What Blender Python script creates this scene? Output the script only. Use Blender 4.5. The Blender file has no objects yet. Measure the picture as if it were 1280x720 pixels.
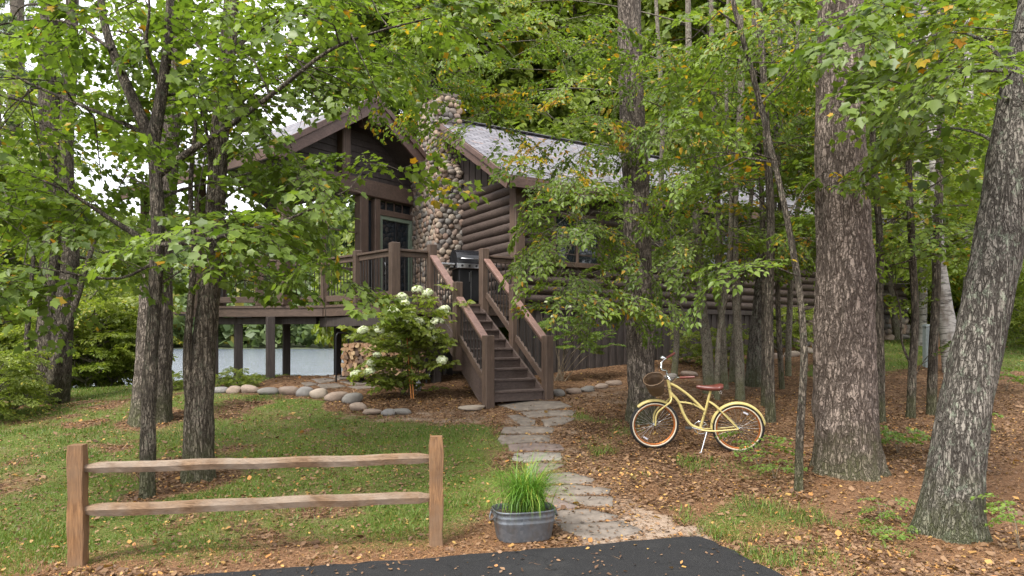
import bpy, bmesh, math, random
import numpy as np
from mathutils import Vector, Matrix

# ------------------------------------------------------------------ camera, sky, sun, exposure
SC = bpy.context.scene
COL = SC.collection
F = 853.33          # focal length in pixels of a 1280 wide frame (24 mm lens)
VH = 425.0          # horizon row
EYE = 1.65
cd = bpy.data.cameras.new("camera")
cam = bpy.data.objects.new("camera", cd)
COL.objects.link(cam)
cam.location = (0, 0, EYE)
cam.rotation_euler = (math.radians(90), 0, 0)
cd.sensor_width = 36
cd.lens = 24
cd.shift_y = (VH - 360) / 1280
cd.clip_end = 4000
SC.camera = cam

SUN_ELEV, SUN_AZ = math.radians(52), math.radians(215)      # azimuth clockwise from +Y: high, behind the camera's left
W = bpy.data.worlds.new("World")
SC.world = W
W.use_nodes = True
wn = W.node_tree
for n in list(wn.nodes): wn.nodes.remove(n)
sky = wn.nodes.new('ShaderNodeTexSky'); sky.sky_type = 'NISHITA'; sky.sun_disc = False
sky.sun_elevation = SUN_ELEV; sky.sun_rotation = SUN_AZ
sky.dust_density = 4.0; sky.air_density = 1.0
hs = wn.nodes.new('ShaderNodeHueSaturation'); hs.inputs['Saturation'].default_value = 0.22
mxw = wn.nodes.new('ShaderNodeMix'); mxw.data_type = 'RGBA'; mxw.inputs[0].default_value = 0.6
mxw.inputs[7].default_value = (9.0, 9.0, 9.6, 1)            # overcast cloud deck
bg = wn.nodes.new('ShaderNodeBackground'); bg.inputs[1].default_value = 0.15
ow = wn.nodes.new('ShaderNodeOutputWorld')
wn.links.new(sky.outputs[0], hs.inputs['Color']); wn.links.new(hs.outputs[0], mxw.inputs[6])
wn.links.new(mxw.outputs[2], bg.inputs[0]); wn.links.new(bg.outputs[0], ow.inputs[0])
sl = bpy.data.lights.new("sun", 'SUN'); sl.energy = 2.6; sl.angle = math.radians(14); sl.color = (1, 0.96, 0.9)
so = bpy.data.objects.new("sun", sl); COL.objects.link(so)
sd = Vector((math.sin(SUN_AZ) * math.cos(SUN_ELEV), math.cos(SUN_AZ) * math.cos(SUN_ELEV), math.sin(SUN_ELEV)))
so.rotation_euler = sd.to_track_quat('Z', 'Y').to_euler()
so.location = (0, 0, 30)
SC.view_settings.view_transform = 'Standard'
SC.view_settings.look = 'None'
SC.view_settings.exposure = 1.18
SC.view_settings.gamma = 1
SC.cycles.max_bounces = 8
SC.cycles.diffuse_bounces = 4
SC.cycles.transmission_bounces = 6
SC.cycles.use_denoising = True

RNG = np.random.default_rng(7)
R = random.Random(11)

# ------------------------------------------------------------------ ground shape
def sstep(a, b, x):
    t = np.clip((np.asarray(x, float) - a) / (b - a), 0, 1)
    return t * t * (3 - 2 * t)

_h = {}
def vnoise(x, y, seed=0):
    """value noise on a lattice, vectorised, -1..1"""
    if seed not in _h: _h[seed] = np.random.default_rng(1000 + seed).random((256, 256)) * 2 - 1
    T = _h[seed]
    x = np.asarray(x, float); y = np.asarray(y, float)
    xi = np.floor(x).astype(int); yi = np.floor(y).astype(int)
    fx = x - xi; fy = y - yi
    fx = fx * fx * (3 - 2 * fx); fy = fy * fy * (3 - 2 * fy)
    a = T[xi % 256, yi % 256]; b = T[(xi + 1) % 256, yi % 256]
    c = T[xi % 256, (yi + 1) % 256]; d = T[(xi + 1) % 256, (yi + 1) % 256]
    return (a * (1 - fx) + b * fx) * (1 - fy) + (c * (1 - fx) + d * fx) * fy

GL = ([-30, 6, 8.7, 10.9, 12, 14.5, 15.6, 17.5, 22, 28, 36, 60, 900], [-.012, -.012, .2, .4, .58, .8, .84, .7, -.3, -1.4, -2.4, -4.5, -6])
GR = ([-30, 6, 8.7, 10.9, 12, 14.5, 16, 20, 25, 35, 60, 200, 900], [-.012, -.012, .2, .4, .56, .84, 1.05, 1.5, 2.1, 2.8, 3.6, 7, 12])
def g(x, y):
    x = np.asarray(x, float); y = np.asarray(y, float)
    l = np.interp(y, *GL); r = np.interp(y, *GR)
    l = np.where(y < 20, l * (1 - .42 * sstep(-5, -11, x)), l)
    w = sstep(-2.5, 2.5, x - .12 * np.maximum(y - 16, 0))
    z = l * (1 - w) + r * w
    n = (.018 * vnoise(x * 1.3, y * 1.3, 3) + .009 * vnoise(x * 3.7, y * 3.7, 4)) * sstep(5.6, 6.6, y)
    return z + n + .25 * vnoise(x * .11, y * .11, 5) * sstep(18, 40, y)

def P(u, v, Y):
    return Vector(((u - 640) / F * Y, Y, EYE + (VH - v) / F * Y))
def PX(p):
    return 640 + p[0] / p[1] * F, VH - (p[2] - EYE) / p[1] * F
def at_ground(u, v):
    Y = 3.0
    while Y < 120:
        x = (u - 640) / F * Y; z = EYE + (VH - v) / F * Y
        if z <= float(g(x, Y)): break
        Y += .03
    return Vector((x, Y, float(g(x, Y))))
def gz(x, y): return float(g(x, y))

def in_poly(u, v, poly):
    u = np.asarray(u, float); v = np.asarray(v, float)
    r = np.zeros(u.shape, bool)
    n = len(poly); j = n - 1
    for i in range(n):
        (xi, yi), (xj, yj) = poly[i], poly[j]
        c = ((yi > v) != (yj > v)) & (u < (xj - xi) * (v - yi) / ((yj - yi) or 1e-9) + xi)
        r ^= c; j = i
    return r

# ------------------------------------------------------------------ mesh helpers
class MB:
    """collects polygons and links them as ONE mesh object"""
    def __init__(s): s.v = []; s.f = []; s.m = []; s.n = 0; s.sm = []
    def add(s, verts, faces, mat=0, smooth=False):
        o = s.n
        s.v.extend([tuple(p) for p in verts]); s.n += len(verts)
        for f in faces:
            s.f.append([i + o for i in f]); s.m.append(mat); s.sm.append(smooth)
    def build(s, name, mats, parent=None):
        me = bpy.data.meshes.new(name)
        o = origin_of(parent)
        if o is not None: s.v = [(p[0] - o[0], p[1] - o[1], p[2] - o[2]) for p in s.v]
        me.from_pydata(s.v, [], s.f)
        if not isinstance(mats, (list, tuple)): mats = [mats]
        for m in mats: me.materials.append(m)
        me.polygons.foreach_set('material_index', s.m)
        me.polygons.foreach_set('use_smooth', s.sm)
        me.update()
        return link(name, me, parent)

def link(name, me, parent=None):
    o = bpy.data.objects.new(name, me); COL.objects.link(o)
    if parent is not None: o.parent = parent
    return o

WORLD = {}                      # things whose parts are modelled in world coordinates
def origin_of(parent):
    while parent is not None:
        if parent.name in WORLD: return WORLD[parent.name]
        parent = parent.parent
    return None

def tag(o, label=None, cat=None, group=None, kind=None):
    if label: o['label'] = label
    if cat: o['category'] = cat
    if group: o['group'] = group
    if kind: o['kind'] = kind
    return o

def thing(name, label, cat, loc=(0, 0, 0), group=None, rz=0, world=False):
    """an Empty at the thing's base; parts are given in the Empty's own space"""
    o = bpy.data.objects.new(name, None); COL.objects.link(o)
    o.empty_display_size = .2
    o.location = loc; o.rotation_euler = (0, 0, rz)
    if world: WORLD[o.name] = Vector(loc)
    return tag(o, label, cat, group)

def copy_tree(o, parent=None):
    c = o.copy(); COL.objects.link(c)
    if parent is not None: c.parent = parent
    for ch in [k for k in bpy.data.objects if k.parent == o]: copy_tree(ch, c)
    return c

def frame_of(d):
    d = Vector(d).normalized()
    a = Vector((0, 0, 1)) if abs(d.z) < .95 else Vector((1, 0, 0))
    x = a.cross(d).normalized(); y = d.cross(x)
    return x, y, d

def tube(mb, pts, rad, seg=8, mat=0, caps=True, smooth=True, closed=False, sq=None):
    pts = [Vector(p) for p in pts]; n = len(pts)
    if not hasattr(rad, '__len__'): rad = [rad] * n
    vs = []; px = None
    for i, p in enumerate(pts):
        if closed: d = pts[(i + 1) % n] - pts[i - 1]
        else: d = pts[min(i + 1, n - 1)] - pts[max(i - 1, 0)]
        if d.length < 1e-9: d = Vector((0, 0, 1))
        d.normalize()
        if px is None: px, py, _ = frame_of(d)
        else:
            px = (px - d * px.dot(d)); px = px.normalized() if px.length > 1e-6 else frame_of(d)[0]
            py = d.cross(px)
        for k in range(seg):
            a = 2 * math.pi * k / seg
            vs.append(p + (px * math.cos(a) + py * math.sin(a)) * rad[i])
    fs = []
    for i in range(n if closed else n - 1):
        j = (i + 1) % n
        for k in range(seg):
            k2 = (k + 1) % seg
            fs.append((i * seg + k, i * seg + k2, j * seg + k2, j * seg + k))
    mb.add(vs, fs, mat, smooth)
    if caps and not closed:
        mb.add(vs[:seg], [tuple(range(seg))[::-1]], mat); mb.add(vs[-seg:], [tuple(range(seg))], mat)

def box(mb, c, s, mat=0, ax=None, bev=0.0):
    """box at centre c, full sizes s, axes ax = (x, y, z) unit vectors; bev chamfers all edges"""
    c = Vector(c)
    ax = [Vector(a) for a in (ax or ((1, 0, 0), (0, 1, 0), (0, 0, 1)))]
    hx, hy, hz = s[0] / 2, s[1] / 2, s[2] / 2
    b = min(bev, hx * .9, hy * .9, hz * .9)
    if b <= 0:
        v = [c + ax[0] * hx * i + ax[1] * hy * j + ax[2] * hz * k for k in (-1, 1) for j in (-1, 1) for i in (-1, 1)]
        mb.add(v, [(0, 2, 3, 1), (4, 5, 7, 6), (0, 1, 5, 4), (2, 6, 7, 3), (0, 4, 6, 2), (1, 3, 7, 5)], mat)
        return
    vs = []; idx = {}
    for k in (-1, 1):
        for j in (-1, 1):
            for i in (-1, 1):
                for a in range(3):
                    q = [hx * i, hy * j, hz * k]
                    for e in range(3):
                        if e != a: q[e] -= b * (i, j, k)[e]
                    idx[(i, j, k, a)] = len(vs)
                    vs.append(c + ax[0] * q[0] + ax[1] * q[1] + ax[2] * q[2])
    fs = []
    for a in range(3):
        o = [e for e in range(3) if e != a]
        for sg in (-1, 1):
            q = []
            for (p, r) in ((-1, -1), (1, -1), (1, 1), (-1, 1)):
                t = [0, 0, 0]; t[a] = sg; t[o[0]] = p; t[o[1]] = r
                q.append(idx[(*t, a)])
            flip = (sg > 0) ^ (a == 1)
            fs.append(q if flip else q[::-1])
    for a in range(3):        # edges along axis a
        o = [e for e in range(3) if e != a]
        for p in (-1, 1):
            for r in (-1, 1):
                t0 = [0, 0, 0]; t0[o[0]] = p; t0[o[1]] = r
                t1 = t0[:]; t0[a] = -1; t1[a] = 1
                fs.append([idx[(*t0, o[0])], idx[(*t1, o[0])], idx[(*t1, o[1])], idx[(*t0, o[1])]])
    for k in (-1, 1):
        for j in (-1, 1):
            for i in (-1, 1):
                fs.append([idx[(i, j, k, a)] for a in range(3)])
    mb.add(vs, fs, mat)

def beam(mb, p0, p1, w, h, mat=0, bev=.006, up=(0, 0, 1)):
    """rectangular bar from p0 to p1: w across, h in the up direction"""
    p0 = Vector(p0); p1 = Vector(p1); d = (p1 - p0); L = d.length; d.normalize()
    x = d.cross(Vector(up)).normalized(); z = x.cross(d)
    box(mb, (p0 + p1) / 2, (L, w, h), mat, (d, x, z), bev)

def slab(mb, quad, th, mat=0, matside=None):
    """a slab under the top polygon quad, thickness th downwards"""
    q = [Vector(p) for p in quad]; n = len(q)
    lo = [p - Vector((0, 0, th)) for p in q]
    mb.add(q + lo, [tuple(range(n))], mat)
    ms = mat if matside is None else matside
    mb.add(q + lo, [tuple(range(2 * n - 1, n - 1, -1))] + [(i, i + n, (i + 1) % n + n, (i + 1) % n) for i in range(n)], ms)

def catmull(pts, rad, step):
    pts = [np.array(p, float) for p in pts]
    rad = list(rad)
    Q = [2 * pts[0] - pts[1]] + pts + [2 * pts[-1] - pts[-2]]
    op = []; orr = []
    for i in range(len(pts) - 1):
        a, b, c, d = Q[i:i + 4]
        n = max(1, int(np.linalg.norm(c - b) / step))
        for k in range(n):
            t = k / n
            op.append(.5 * ((2 * b) + (-a + c) * t + (2 * a - 5 * b + 4 * c - d) * t * t + (-a + 3 * b - 3 * c + d) * t ** 3))
            orr.append(rad[i] * (1 - t) + rad[i + 1] * t)
    op.append(pts[-1]); orr.append(rad[-1])
    return op, orr

def np_mesh(name, V, nper, quads, mats, col=None, matidx=None, smooth=False):
    """V: (N, nper, 3) vertices of N equal pieces; quads: list of index tuples in one piece"""
    N = len(V)
    me = bpy.data.meshes.new(name)
    me.vertices.add(N * nper)
    me.vertices.foreach_set('co', np.ascontiguousarray(V, np.float32).ravel())
    lp = []; st = []; s0 = 0
    for q in quads: st.append(s0); s0 += len(q); lp += list(q)
    lp = np.array(lp); st = np.array(st)
    loops = (np.arange(N)[:, None] * nper + lp[None]).astype(np.int32).ravel()
    starts = (np.arange(N)[:, None] * s0 + st[None]).astype(np.int32).ravel()
    me.loops.add(len(loops)); me.loops.foreach_set('vertex_index', loops)
    me.polygons.add(len(starts)); me.polygons.foreach_set('loop_start', starts)
    for m in (mats if isinstance(mats, (list, tuple)) else [mats]): me.materials.append(m)
    if matidx is not None: me.polygons.foreach_set('material_index', np.repeat(matidx, len(quads)).astype(np.int32))
    if smooth: me.polygons.foreach_set('use_smooth', np.ones(len(starts), bool))
    me.update(calc_edges=True)
    if col is not None:
        at = me.attributes.new('lv', 'FLOAT_COLOR', 'FACE')
        at.data.foreach_set('color', np.repeat(np.asarray(col, np.float32), len(quads), axis=0).ravel())
    return me

# ------------------------------------------------------------------ materials
class NT:
    def __init__(s, name):
        s.m = bpy.data.materials.new(name); s.m.use_nodes = True
        s.t = s.m.node_tree
        s.b = s.t.nodes['Principled BSDF']; s.out = s.t.nodes['Material Output']
    def n(s, typ, **kw):
        nd = s.t.nodes.new('ShaderNode' + typ)
        for k, v in kw.items(): setattr(nd, k, v)
        return nd
    def l(s, a, b): s.t.links.new(a, b)
    def coord(s, scale=(1, 1, 1), kind='Object'):
        c = s.n('TexCoord'); m = s.n('Mapping'); m.inputs['Scale'].default_value = scale
        s.l(c.outputs[kind], m.inputs[0]); return m.outputs[0]
    def noise(s, vec, scale, detail=4, rough=.6, dist=0):
        nd = s.n('TexNoise'); nd.inputs['Scale'].default_value = scale; nd.inputs['Detail'].default_value = detail
        nd.inputs['Roughness'].default_value = rough; nd.inputs['Distortion'].default_value = dist
        s.l(vec, nd.inputs['Vector']); return nd.outputs['Fac']
    def ramp(s, fac, stops, interp='LINEAR'):
        r = s.n('ValToRGB'); r.color_ramp.interpolation = interp
        el = r.color_ramp.elements
        while len(el) < len(stops): el.new(.5)
        for e, (p, c) in zip(el, stops):
            e.position = p; e.color = (*c, 1) if hasattr(c, '__len__') else (c, c, c, 1)
        s.l(fac, r.inputs[0]); return r.outputs[0]
    def mix(s, fac, a, b, blend='MIX'):
        m = s.n('Mix', data_type='RGBA', blend_type=blend)
        for sock, val in ((m.inputs[0], fac), (m.inputs[6], a), (m.inputs[7], b)):
            if isinstance(val, bpy.types.NodeSocket): s.l(val, sock)
            elif hasattr(val, '__len__'): sock.default_value = (*val, 1)
            else: sock.default_value = val
        return m.outputs[2]
    def math(s, op, a, b=None):
        m = s.n('Math', operation=op)
        for sock, val in ((m.inputs[0], a), (m.inputs[1], b)):
            if val is None: continue
            if isinstance(val, bpy.types.NodeSocket): s.l(val, sock)
            else: sock.default_value = val
        return m.outputs[0]
    def col(s, c):
        if isinstance(c, bpy.types.NodeSocket): s.l(c, s.b.inputs['Base Color'])
        else: s.b.inputs['Base Color'].default_value = (*c, 1)
    def set(s, **kw):
        for k, v in kw.items():
            s.b.inputs[k].default_value = v
    def bump(s, h, strength=.5, dist=.02):
        b = s.n('Bump'); b.inputs['Strength'].default_value = strength; b.inputs['Distance'].default_value = dist
        s.l(h, b.inputs['Height']); s.l(b.outputs[0], s.b.inputs['Normal'])
        return b

M = {}
def simple(name, c, rough=.6, metal=0.0, nscale=30, var=.25, bump=.15, spec=.4):
    k = NT(name); v = k.coord()
    f = k.noise(v, nscale, 5)
    k.col(k.mix(k.ramp(f, [(.3, 0.), (.7, 1.)]), [x * (1 - var) for x in c], [min(1, x * (1 + var)) for x in c]))
    k.set(Roughness=rough, Metallic=metal); k.b.inputs['Specular IOR Level'].default_value = spec
    if bump: k.bump(f, bump, .01)
    M[name] = k.m; return k.m

def leaf_mat(name, dark, light, yellow, orange=None, trans=.38, gloss=.42):
    k = NT(name)
    a = k.n('Attribute', attribute_name='lv'); sp = k.n('SeparateColor'); k.l(a.outputs['Color'], sp.inputs[0])
    c = k.mix(sp.outputs[0], dark, light)
    c = k.mix(sp.outputs[1], c, k.mix(sp.outputs[2], yellow, orange or yellow))
    k.col(c); k.set(Roughness=gloss); k.b.inputs['Specular IOR Level'].default_value = .35
    tr = k.n('BsdfTranslucent'); k.l(k.mix(1.0, c, (1.25, 1.35, .6), 'MULTIPLY'), tr.inputs[0])
    mx = k.n('MixShader'); mx.inputs[0].default_value = trans
    k.l(k.b.outputs[0], mx.inputs[1]); k.l(tr.outputs[0], mx.inputs[2]); k.l(mx.outputs[0], k.out.inputs[0])
    M[name] = k.m; return k.m

def bark_mat(name, dark, mid, light, zs=.15, sc=18, lichen=None, lich=.0, bump=1.0, dist=.03, zs2=.5, moss=.5):
    """furrowed bark: meandering upright cracks, crossed by shorter breaks, over flaky ridges; moss low down"""
    k = NT(name); v = k.coord((1, 1, zs)); v2 = k.coord((1, 1, zs2)); vo_ = k.coord()
    n1 = k.noise(v, sc, 2.5, .55, .35)
    n2 = k.noise(v2, sc * 1.35, 3, .6, .5)
    n3 = k.noise(v, sc * 2.4, 3, .6, .3)
    e1 = k.ramp(n1, [(.455, 1.), (.492, .08), (.508, .08), (.545, 1.)])
    e2 = k.ramp(n2, [(.465, 1.), (.495, .25), (.505, .25), (.535, 1.)])
    e3 = k.ramp(n3, [(.44, 1.), (.5, .35), (.56, 1.)])
    fine = k.noise(k.coord((1, 1, .45)), 85, 7, .8)
    big = k.noise(k.coord((1, 1, .5)), 2.6, 4); med = k.noise(v2, 9, 5, .7)
    crack = k.math('MULTIPLY', e1, k.math('MULTIPLY', e2, e3))
    tone = k.math('ADD', k.math('MULTIPLY', med, .5), k.math('MULTIPLY', fine, .55))
    c = k.mix(k.ramp(tone, [(.32, 0.), (.66, 1.)]), mid, light)
    c = k.mix(k.math('MULTIPLY', k.ramp(big, [(.38, 0.), (.66, 1.)]), .45), c, [x * .6 for x in mid])
    c = k.mix(crack, dark, c)
    if lichen:
        ln = k.noise(k.coord((1, 1, .7)), 13, 9, .8)
        c = k.mix(k.math('MULTIPLY', k.ramp(ln, [(.54, 0.), (.61, 1.)]), lich), c, lichen)
    sx = k.n('SeparateXYZ'); k.l(vo_, sx.inputs[0])
    mz = k.math('ADD', sx.outputs[2], k.math('MULTIPLY', k.math('SUBTRACT', k.noise(vo_, 5, 5, .7), .5), 1.6))
    c = k.mix(k.math('MULTIPLY', k.ramp(mz, [(.05, 1.), (.6, 0.)]), moss), c, (.085, .10, .035))
    k.col(c); k.set(Roughness=.92); k.b.inputs['Specular IOR Level'].default_value = .12
    h = k.math('ADD', k.math('ADD', k.math('MULTIPLY', crack, 1.0), k.math('MULTIPLY', med, .35)), k.math('MULTIPLY', fine, .35))
    k.bump(h, bump, dist)
    M[name] = k.m; return k.m

def wood_mat(name, dark, light, axis=0, rough=.65, scale=1.0, knots=False, bump=.3, weather=None):
    k = NT(name)
    s = [14 * scale] * 3; s[axis] = 1.1 * scale
    v = k.coord(tuple(s))
    f = k.noise(v, 2.2, 7, .65, .6)
    f2 = k.noise(k.coord((3, 3, 3)), 1.3, 4)
    c = k.mix(k.ramp(f, [(.3, 0.), (.7, 1.)]), dark, light)
    c = k.mix(k.math('MULTIPLY', k.ramp(f2, [(.35, 0.), (.75, 1.)]), .45), c, [x * .6 for x in dark])
    if weather:
        c = k.mix(k.math('MULTIPLY', k.ramp(k.noise(k.coord((2, 2, 2)), 1.7, 5), [(.4, 0.), (.65, 1.)]), .7), c, weather)
    k.col(c); k.set(Roughness=rough); k.b.inputs['Specular IOR Level'].default_value = .3
    k.bump(f, bump, .006)
    M[name] = k.m; return k.m

def island_mat(name, cols, rough=.75, nscale=18, bump=.35, per='island'):
    k = NT(name); gm = k.n('NewGeometry') if per == 'island' else k.n('ObjectInfo')
    n = len(cols)
    c = k.ramp(gm.outputs['Random Per Island' if per == 'island' else 'Random'], [(i / n, cc) for i, cc in enumerate(cols)], 'CONSTANT')
    f = k.noise(k.coord(), nscale, 6, .65)
    c = k.mix(.55, c, k.mix(f, (.25, .25, .25), (1.0, 1.0, 1.0)), 'MULTIPLY')
    c = k.mix(1.0, c, (1.35, 1.35, 1.35), 'MULTIPLY')
    k.col(c); k.set(Roughness=rough); k.bump(f, bump, .02)
    M[name] = k.m; return k.m

leaf_mat('maple_leaf', (.054, .094, .014), (.192, .262, .046), (.42, .30, .025), (.44, .17, .015), trans=.45)
leaf_mat('back_leaf', (.088, .130, .020), (.262, .318, .066), (.38, .31, .03), (.42, .20, .02), trans=.5)
leaf_mat('pine_needle', (.055, .090, .040), (.140, .190, .085), (.16, .18, .06), trans=.4)
leaf_mat('bush_leaf', (.10, .145, .022), (.30, .34, .075), (.42, .36, .06), trans=.5)
leaf_mat('shrub_leaf', (.060, .120, .018), (.20, .29, .055), (.34, .33, .05), trans=.45)
leaf_mat('lawn_blade', (.055, .105, .014), (.150, .215, .034), (.28, .22, .07), trans=.3, gloss=.5)
leaf_mat('tub_blade', (.05, .13, .014), (.16, .30, .04), (.30, .32, .06), trans=.35)
leaf_mat('litter_leaf', (.085, .045, .024), (.25, .150, .080), (.44, .29, .08), (.40, .17, .045), trans=.12, gloss=.6)
leaf_mat('needle_litter', (.12, .055, .026), (.34, .18, .085), (.42, .25, .12), trans=.05, gloss=.6)
leaf_mat('petal', (.62, .66, .46), (.80, .80, .70), (.55, .66, .30), trans=.3)
leaf_mat('far_leaf', (.045, .08, .03), (.13, .17, .06), (.26, .22, .05), trans=.3)

bark_mat('oak_bark', (.036, .028, .021), (.150, .122, .092), (.31, .262, .205), zs=.12, sc=17, lichen=(.22, .23, .16), lich=.4)
bark_mat('lichen_bark', (.040, .034, .028), (.155, .136, .112), (.295, .268, .228), zs=.13, sc=16, lichen=(.30, .34, .25), lich=.65, dist=.04)
bark_mat('pine_bark', (.070, .053, .042), (.235, .182, .145), (.41, .335, .28), zs=.20, sc=13, zs2=.75, dist=.045)
bark_mat('grey_pine_bark', (.042, .034, .028), (.160, .130, .104), (.31, .262, .215), zs=.17, sc=14, zs2=.7)
bark_mat('dark_bark', (.034, .028, .022), (.130, .108, .082), (.26, .22, .172), zs=.12, sc=20, lichen=(.17, .19, .13), lich=.35)
bark_mat('sapling_bark', (.060, .050, .038), (.150, .128, .098), (.28, .25, .20), zs=.3, sc=24, lichen=(.24, .26, .19), lich=.5, bump=.6, dist=.012)
def birch():
    k = NT('birch_bark'); v = k.coord((1, 1, 6)); f = k.noise(v, 3.2, 5, .65)
    f2 = k.noise(k.coord((1, 1, .6)), 4, 4)
    c = k.mix(k.ramp(f, [(.40, 1.), (.50, 0.)]), (.30, .285, .26), (.045, .038, .032))
    c = k.mix(k.ramp(f2, [(.5, 0.), (.66, 1.)]), c, (.13, .11, .09))
    k.col(c); k.set(Roughness=.7); k.bump(f, .5, .02); M['birch_bark'] = k.m
birch()
wood_mat('deck_wood', (.062, .042, .032), (.135, .092, .069), 0, .55)
wood_mat('deck_wood_v', (.058, .039, .029), (.128, .086, .063), 2, .6)
wood_mat('rail_wood', (.15, .085, .065), (.27, .165, .135), 0, .42)
wood_mat('tread_wood', (.060, .042, .036), (.120, .090, .078), 0, .5)
wood_mat('log_wood', (.036, .026, .022), (.102, .076, .064), 0, .5, bump=.6)
wood_mat('dark_siding', (.034, .027, .024), (.072, .058, .052), 2, .65)
wood_mat('fascia_wood', (.070, .043, .035), (.135, .087, .072), 0, .5)
wood_mat('cedar', (.095, .054, .029), (.265, .170, .098), 0, .85, scale=3.0, weather=(.255, .21, .165), bump=1.0)
wood_mat('cedar_post', (.095, .046, .021), (.29, .155, .068), 2, .85, scale=2.6, weather=(.16, .105, .065), bump=1.0)
island_mat('firewood_end', [(.30, .19, .10), (.24, .14, .075), (.36, .25, .14), (.13, .08, .05), (.28, .17, .10), (.10, .065, .045)], .85, per='object')
island_mat('cobble', [(.185, .128, .092), (.140, .114, .092), (.215, .165, .118), (.105, .092, .082), (.180, .122, .092), (.155, .135, .110), (.205, .146, .100), (.118, .108, .096), (.235, .192, .148), (.165, .120, .092)], .75, 22, .6)
island_mat('boulder_stone', [(.20, .150, .115), (.18, .162, .142), (.25, .205, .160), (.165, .155, .145), (.23, .175, .135), (.15, .138, .122), (.21, .16, .125)], .85, 14, .8, per='object')
simple('mortar', (.115, .095, .078), .9, 0, 20)
simple('flagstone_grey', (.148, .123, .100), .92, 0, 7, .35, .3)
simple('flagstone_pink', (.148, .112, .096), .92, 0, 7, .3, .3)
simple('flagstone_pale', (.205, .182, .155), .92, 0, 7, .3, .3)
simple('cream_paint', (.47, .385, .145), .4, 0, 14, .10, .03, .45)
simple('black_rubber', (.016, .016, .016), .7, 0, 40, .2, .1)
simple('cream_rubber', (.55, .48, .36), .6, 0, 40, .1, .05)
simple('copper_rim', (.48, .16, .045), .3, .6, 10, .15, 0)
simple('chrome', (.75, .76, .78), .12, 1.0, 5, .05, 0)
simple('steel_spoke', (.55, .55, .55), .3, 1.0, 5, .05, 0)
simple('brown_leather', (.11, .028, .020), .35, 0, 40, .25, .15)
simple('black_metal', (.012, .012, .013), .4, .3, 20, .2, .05)
simple('baluster_metal', (.030, .026, .024), .45, .3, 20, .2, .05)
simple('grill_enamel', (.012, .012, .014), .22, 0, 10, .2, 0, .6)
simple('steel', (.45, .45, .46), .3, 1.0, 12, .15, .05)
simple('ridge_grey', (.12, .115, .125), .85, 0, 20, .3, .3)
simple('soil', (.05, .035, .025), .95, 0, 40, .4, .6)
simple('bamboo', (.50, .20, .05), .55, 0, 20, .2, .1)
simple('white_lantern', (.55, .54, .60), .4, 0, 20, .15, .05)
simple('grey_vinyl', (.25, .285, .285), .6, 0, 20, .12, .05)
simple('yellow_paint', (.65, .42, .03), .4, 0, 8, .1, .03)
simple('green_trim', (.13, .165, .12), .5, 0, 12, .15, .05)
simple('terracotta', (.38, .16, .09), .8, 0, 12, .2, .1)
simple('stem_bark', (.16, .125, .085), .8, 0, 40, .3, .2)

def wicker():
    k = NT('wicker'); v = k.coord((1, 1, 1))
    w = k.n('TexWave', bands_direction='Z'); w.inputs['Scale'].default_value = 22; w.inputs['Distortion'].default_value = 3; k.l(v, w.inputs[0])
    k.col(k.mix(w.outputs['Fac'], (.035, .020, .010), (.16, .095, .045))); k.set(Roughness=.6); k.bump(w.outputs['Fac'], .8, .006); M['wicker'] = k.m
wicker()
def galv():
    k = NT('galvanised'); v = k.coord()
    vo = k.n('TexVoronoi'); vo.inputs['Scale'].default_value = 38; k.l(v, vo.inputs['Vector'])
    f = k.noise(v, 6, 6, .7)
    c = k.mix(vo.outputs['Color'], (.095, .11, .125), (.19, .205, .225))
    c = k.mix(k.ramp(f, [(.45, 0.), (.65, 1.)]), c, (.12, .12, .12))
    c = k.mix(k.ramp(k.noise(k.coord((3, 3, .6)), 3, 4), [(.56, 0.), (.72, 1.)]), c, (.14, .095, .06))
    k.col(c); k.set(Roughness=.5, Metallic=.55); k.bump(f, .1, .01); M['galvanised'] = k.m
galv()
def glass():
    k = NT('window_glass'); k.col((.012, .016, .020)); k.set(Roughness=.05); k.b.inputs['Specular IOR Level'].default_value = .8
    M['window_glass'] = k.m
glass()
def shingle():
    k = NT('roof_shingle')
    c0 = k.n('UVMap'); mp = k.n('Mapping'); k.l(c0.outputs[0], mp.inputs[0])
    br = k.n('TexBrick'); k.l(mp.outputs[0], br.inputs['Vector'])
    br.inputs['Color1'].default_value = (.120, .116, .130, 1); br.inputs['Color2'].default_value = (.215, .208, .226, 1); br.inputs['Mortar'].default_value = (.045, .042, .05, 1)
    br.inputs['Scale'].default_value = 1; br.inputs['Mortar Size'].default_value = .016; br.inputs['Brick Width'].default_value = .32; br.inputs['Row Height'].default_value = .15; br.inputs['Bias'].default_value = 0
    f = k.noise(mp.outputs[0], 9, 6, .7)
    c = k.mix(.5, br.outputs['Color'], k.mix(f, (.45, .45, .45), (1.2, 1.2, 1.2)), 'MULTIPLY')
    nd = k.noise(mp.outputs[0], 2.3, 8, .75)
    c = k.mix(k.ramp(nd, [(.57, 0.), (.63, .7)]), c, (.26, .14, .08))
    k.col(c); k.set(Roughness=.8); k.bump(br.outputs['Fac'], .5, -.01); M['roof_shingle'] = k.m
shingle()
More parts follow.
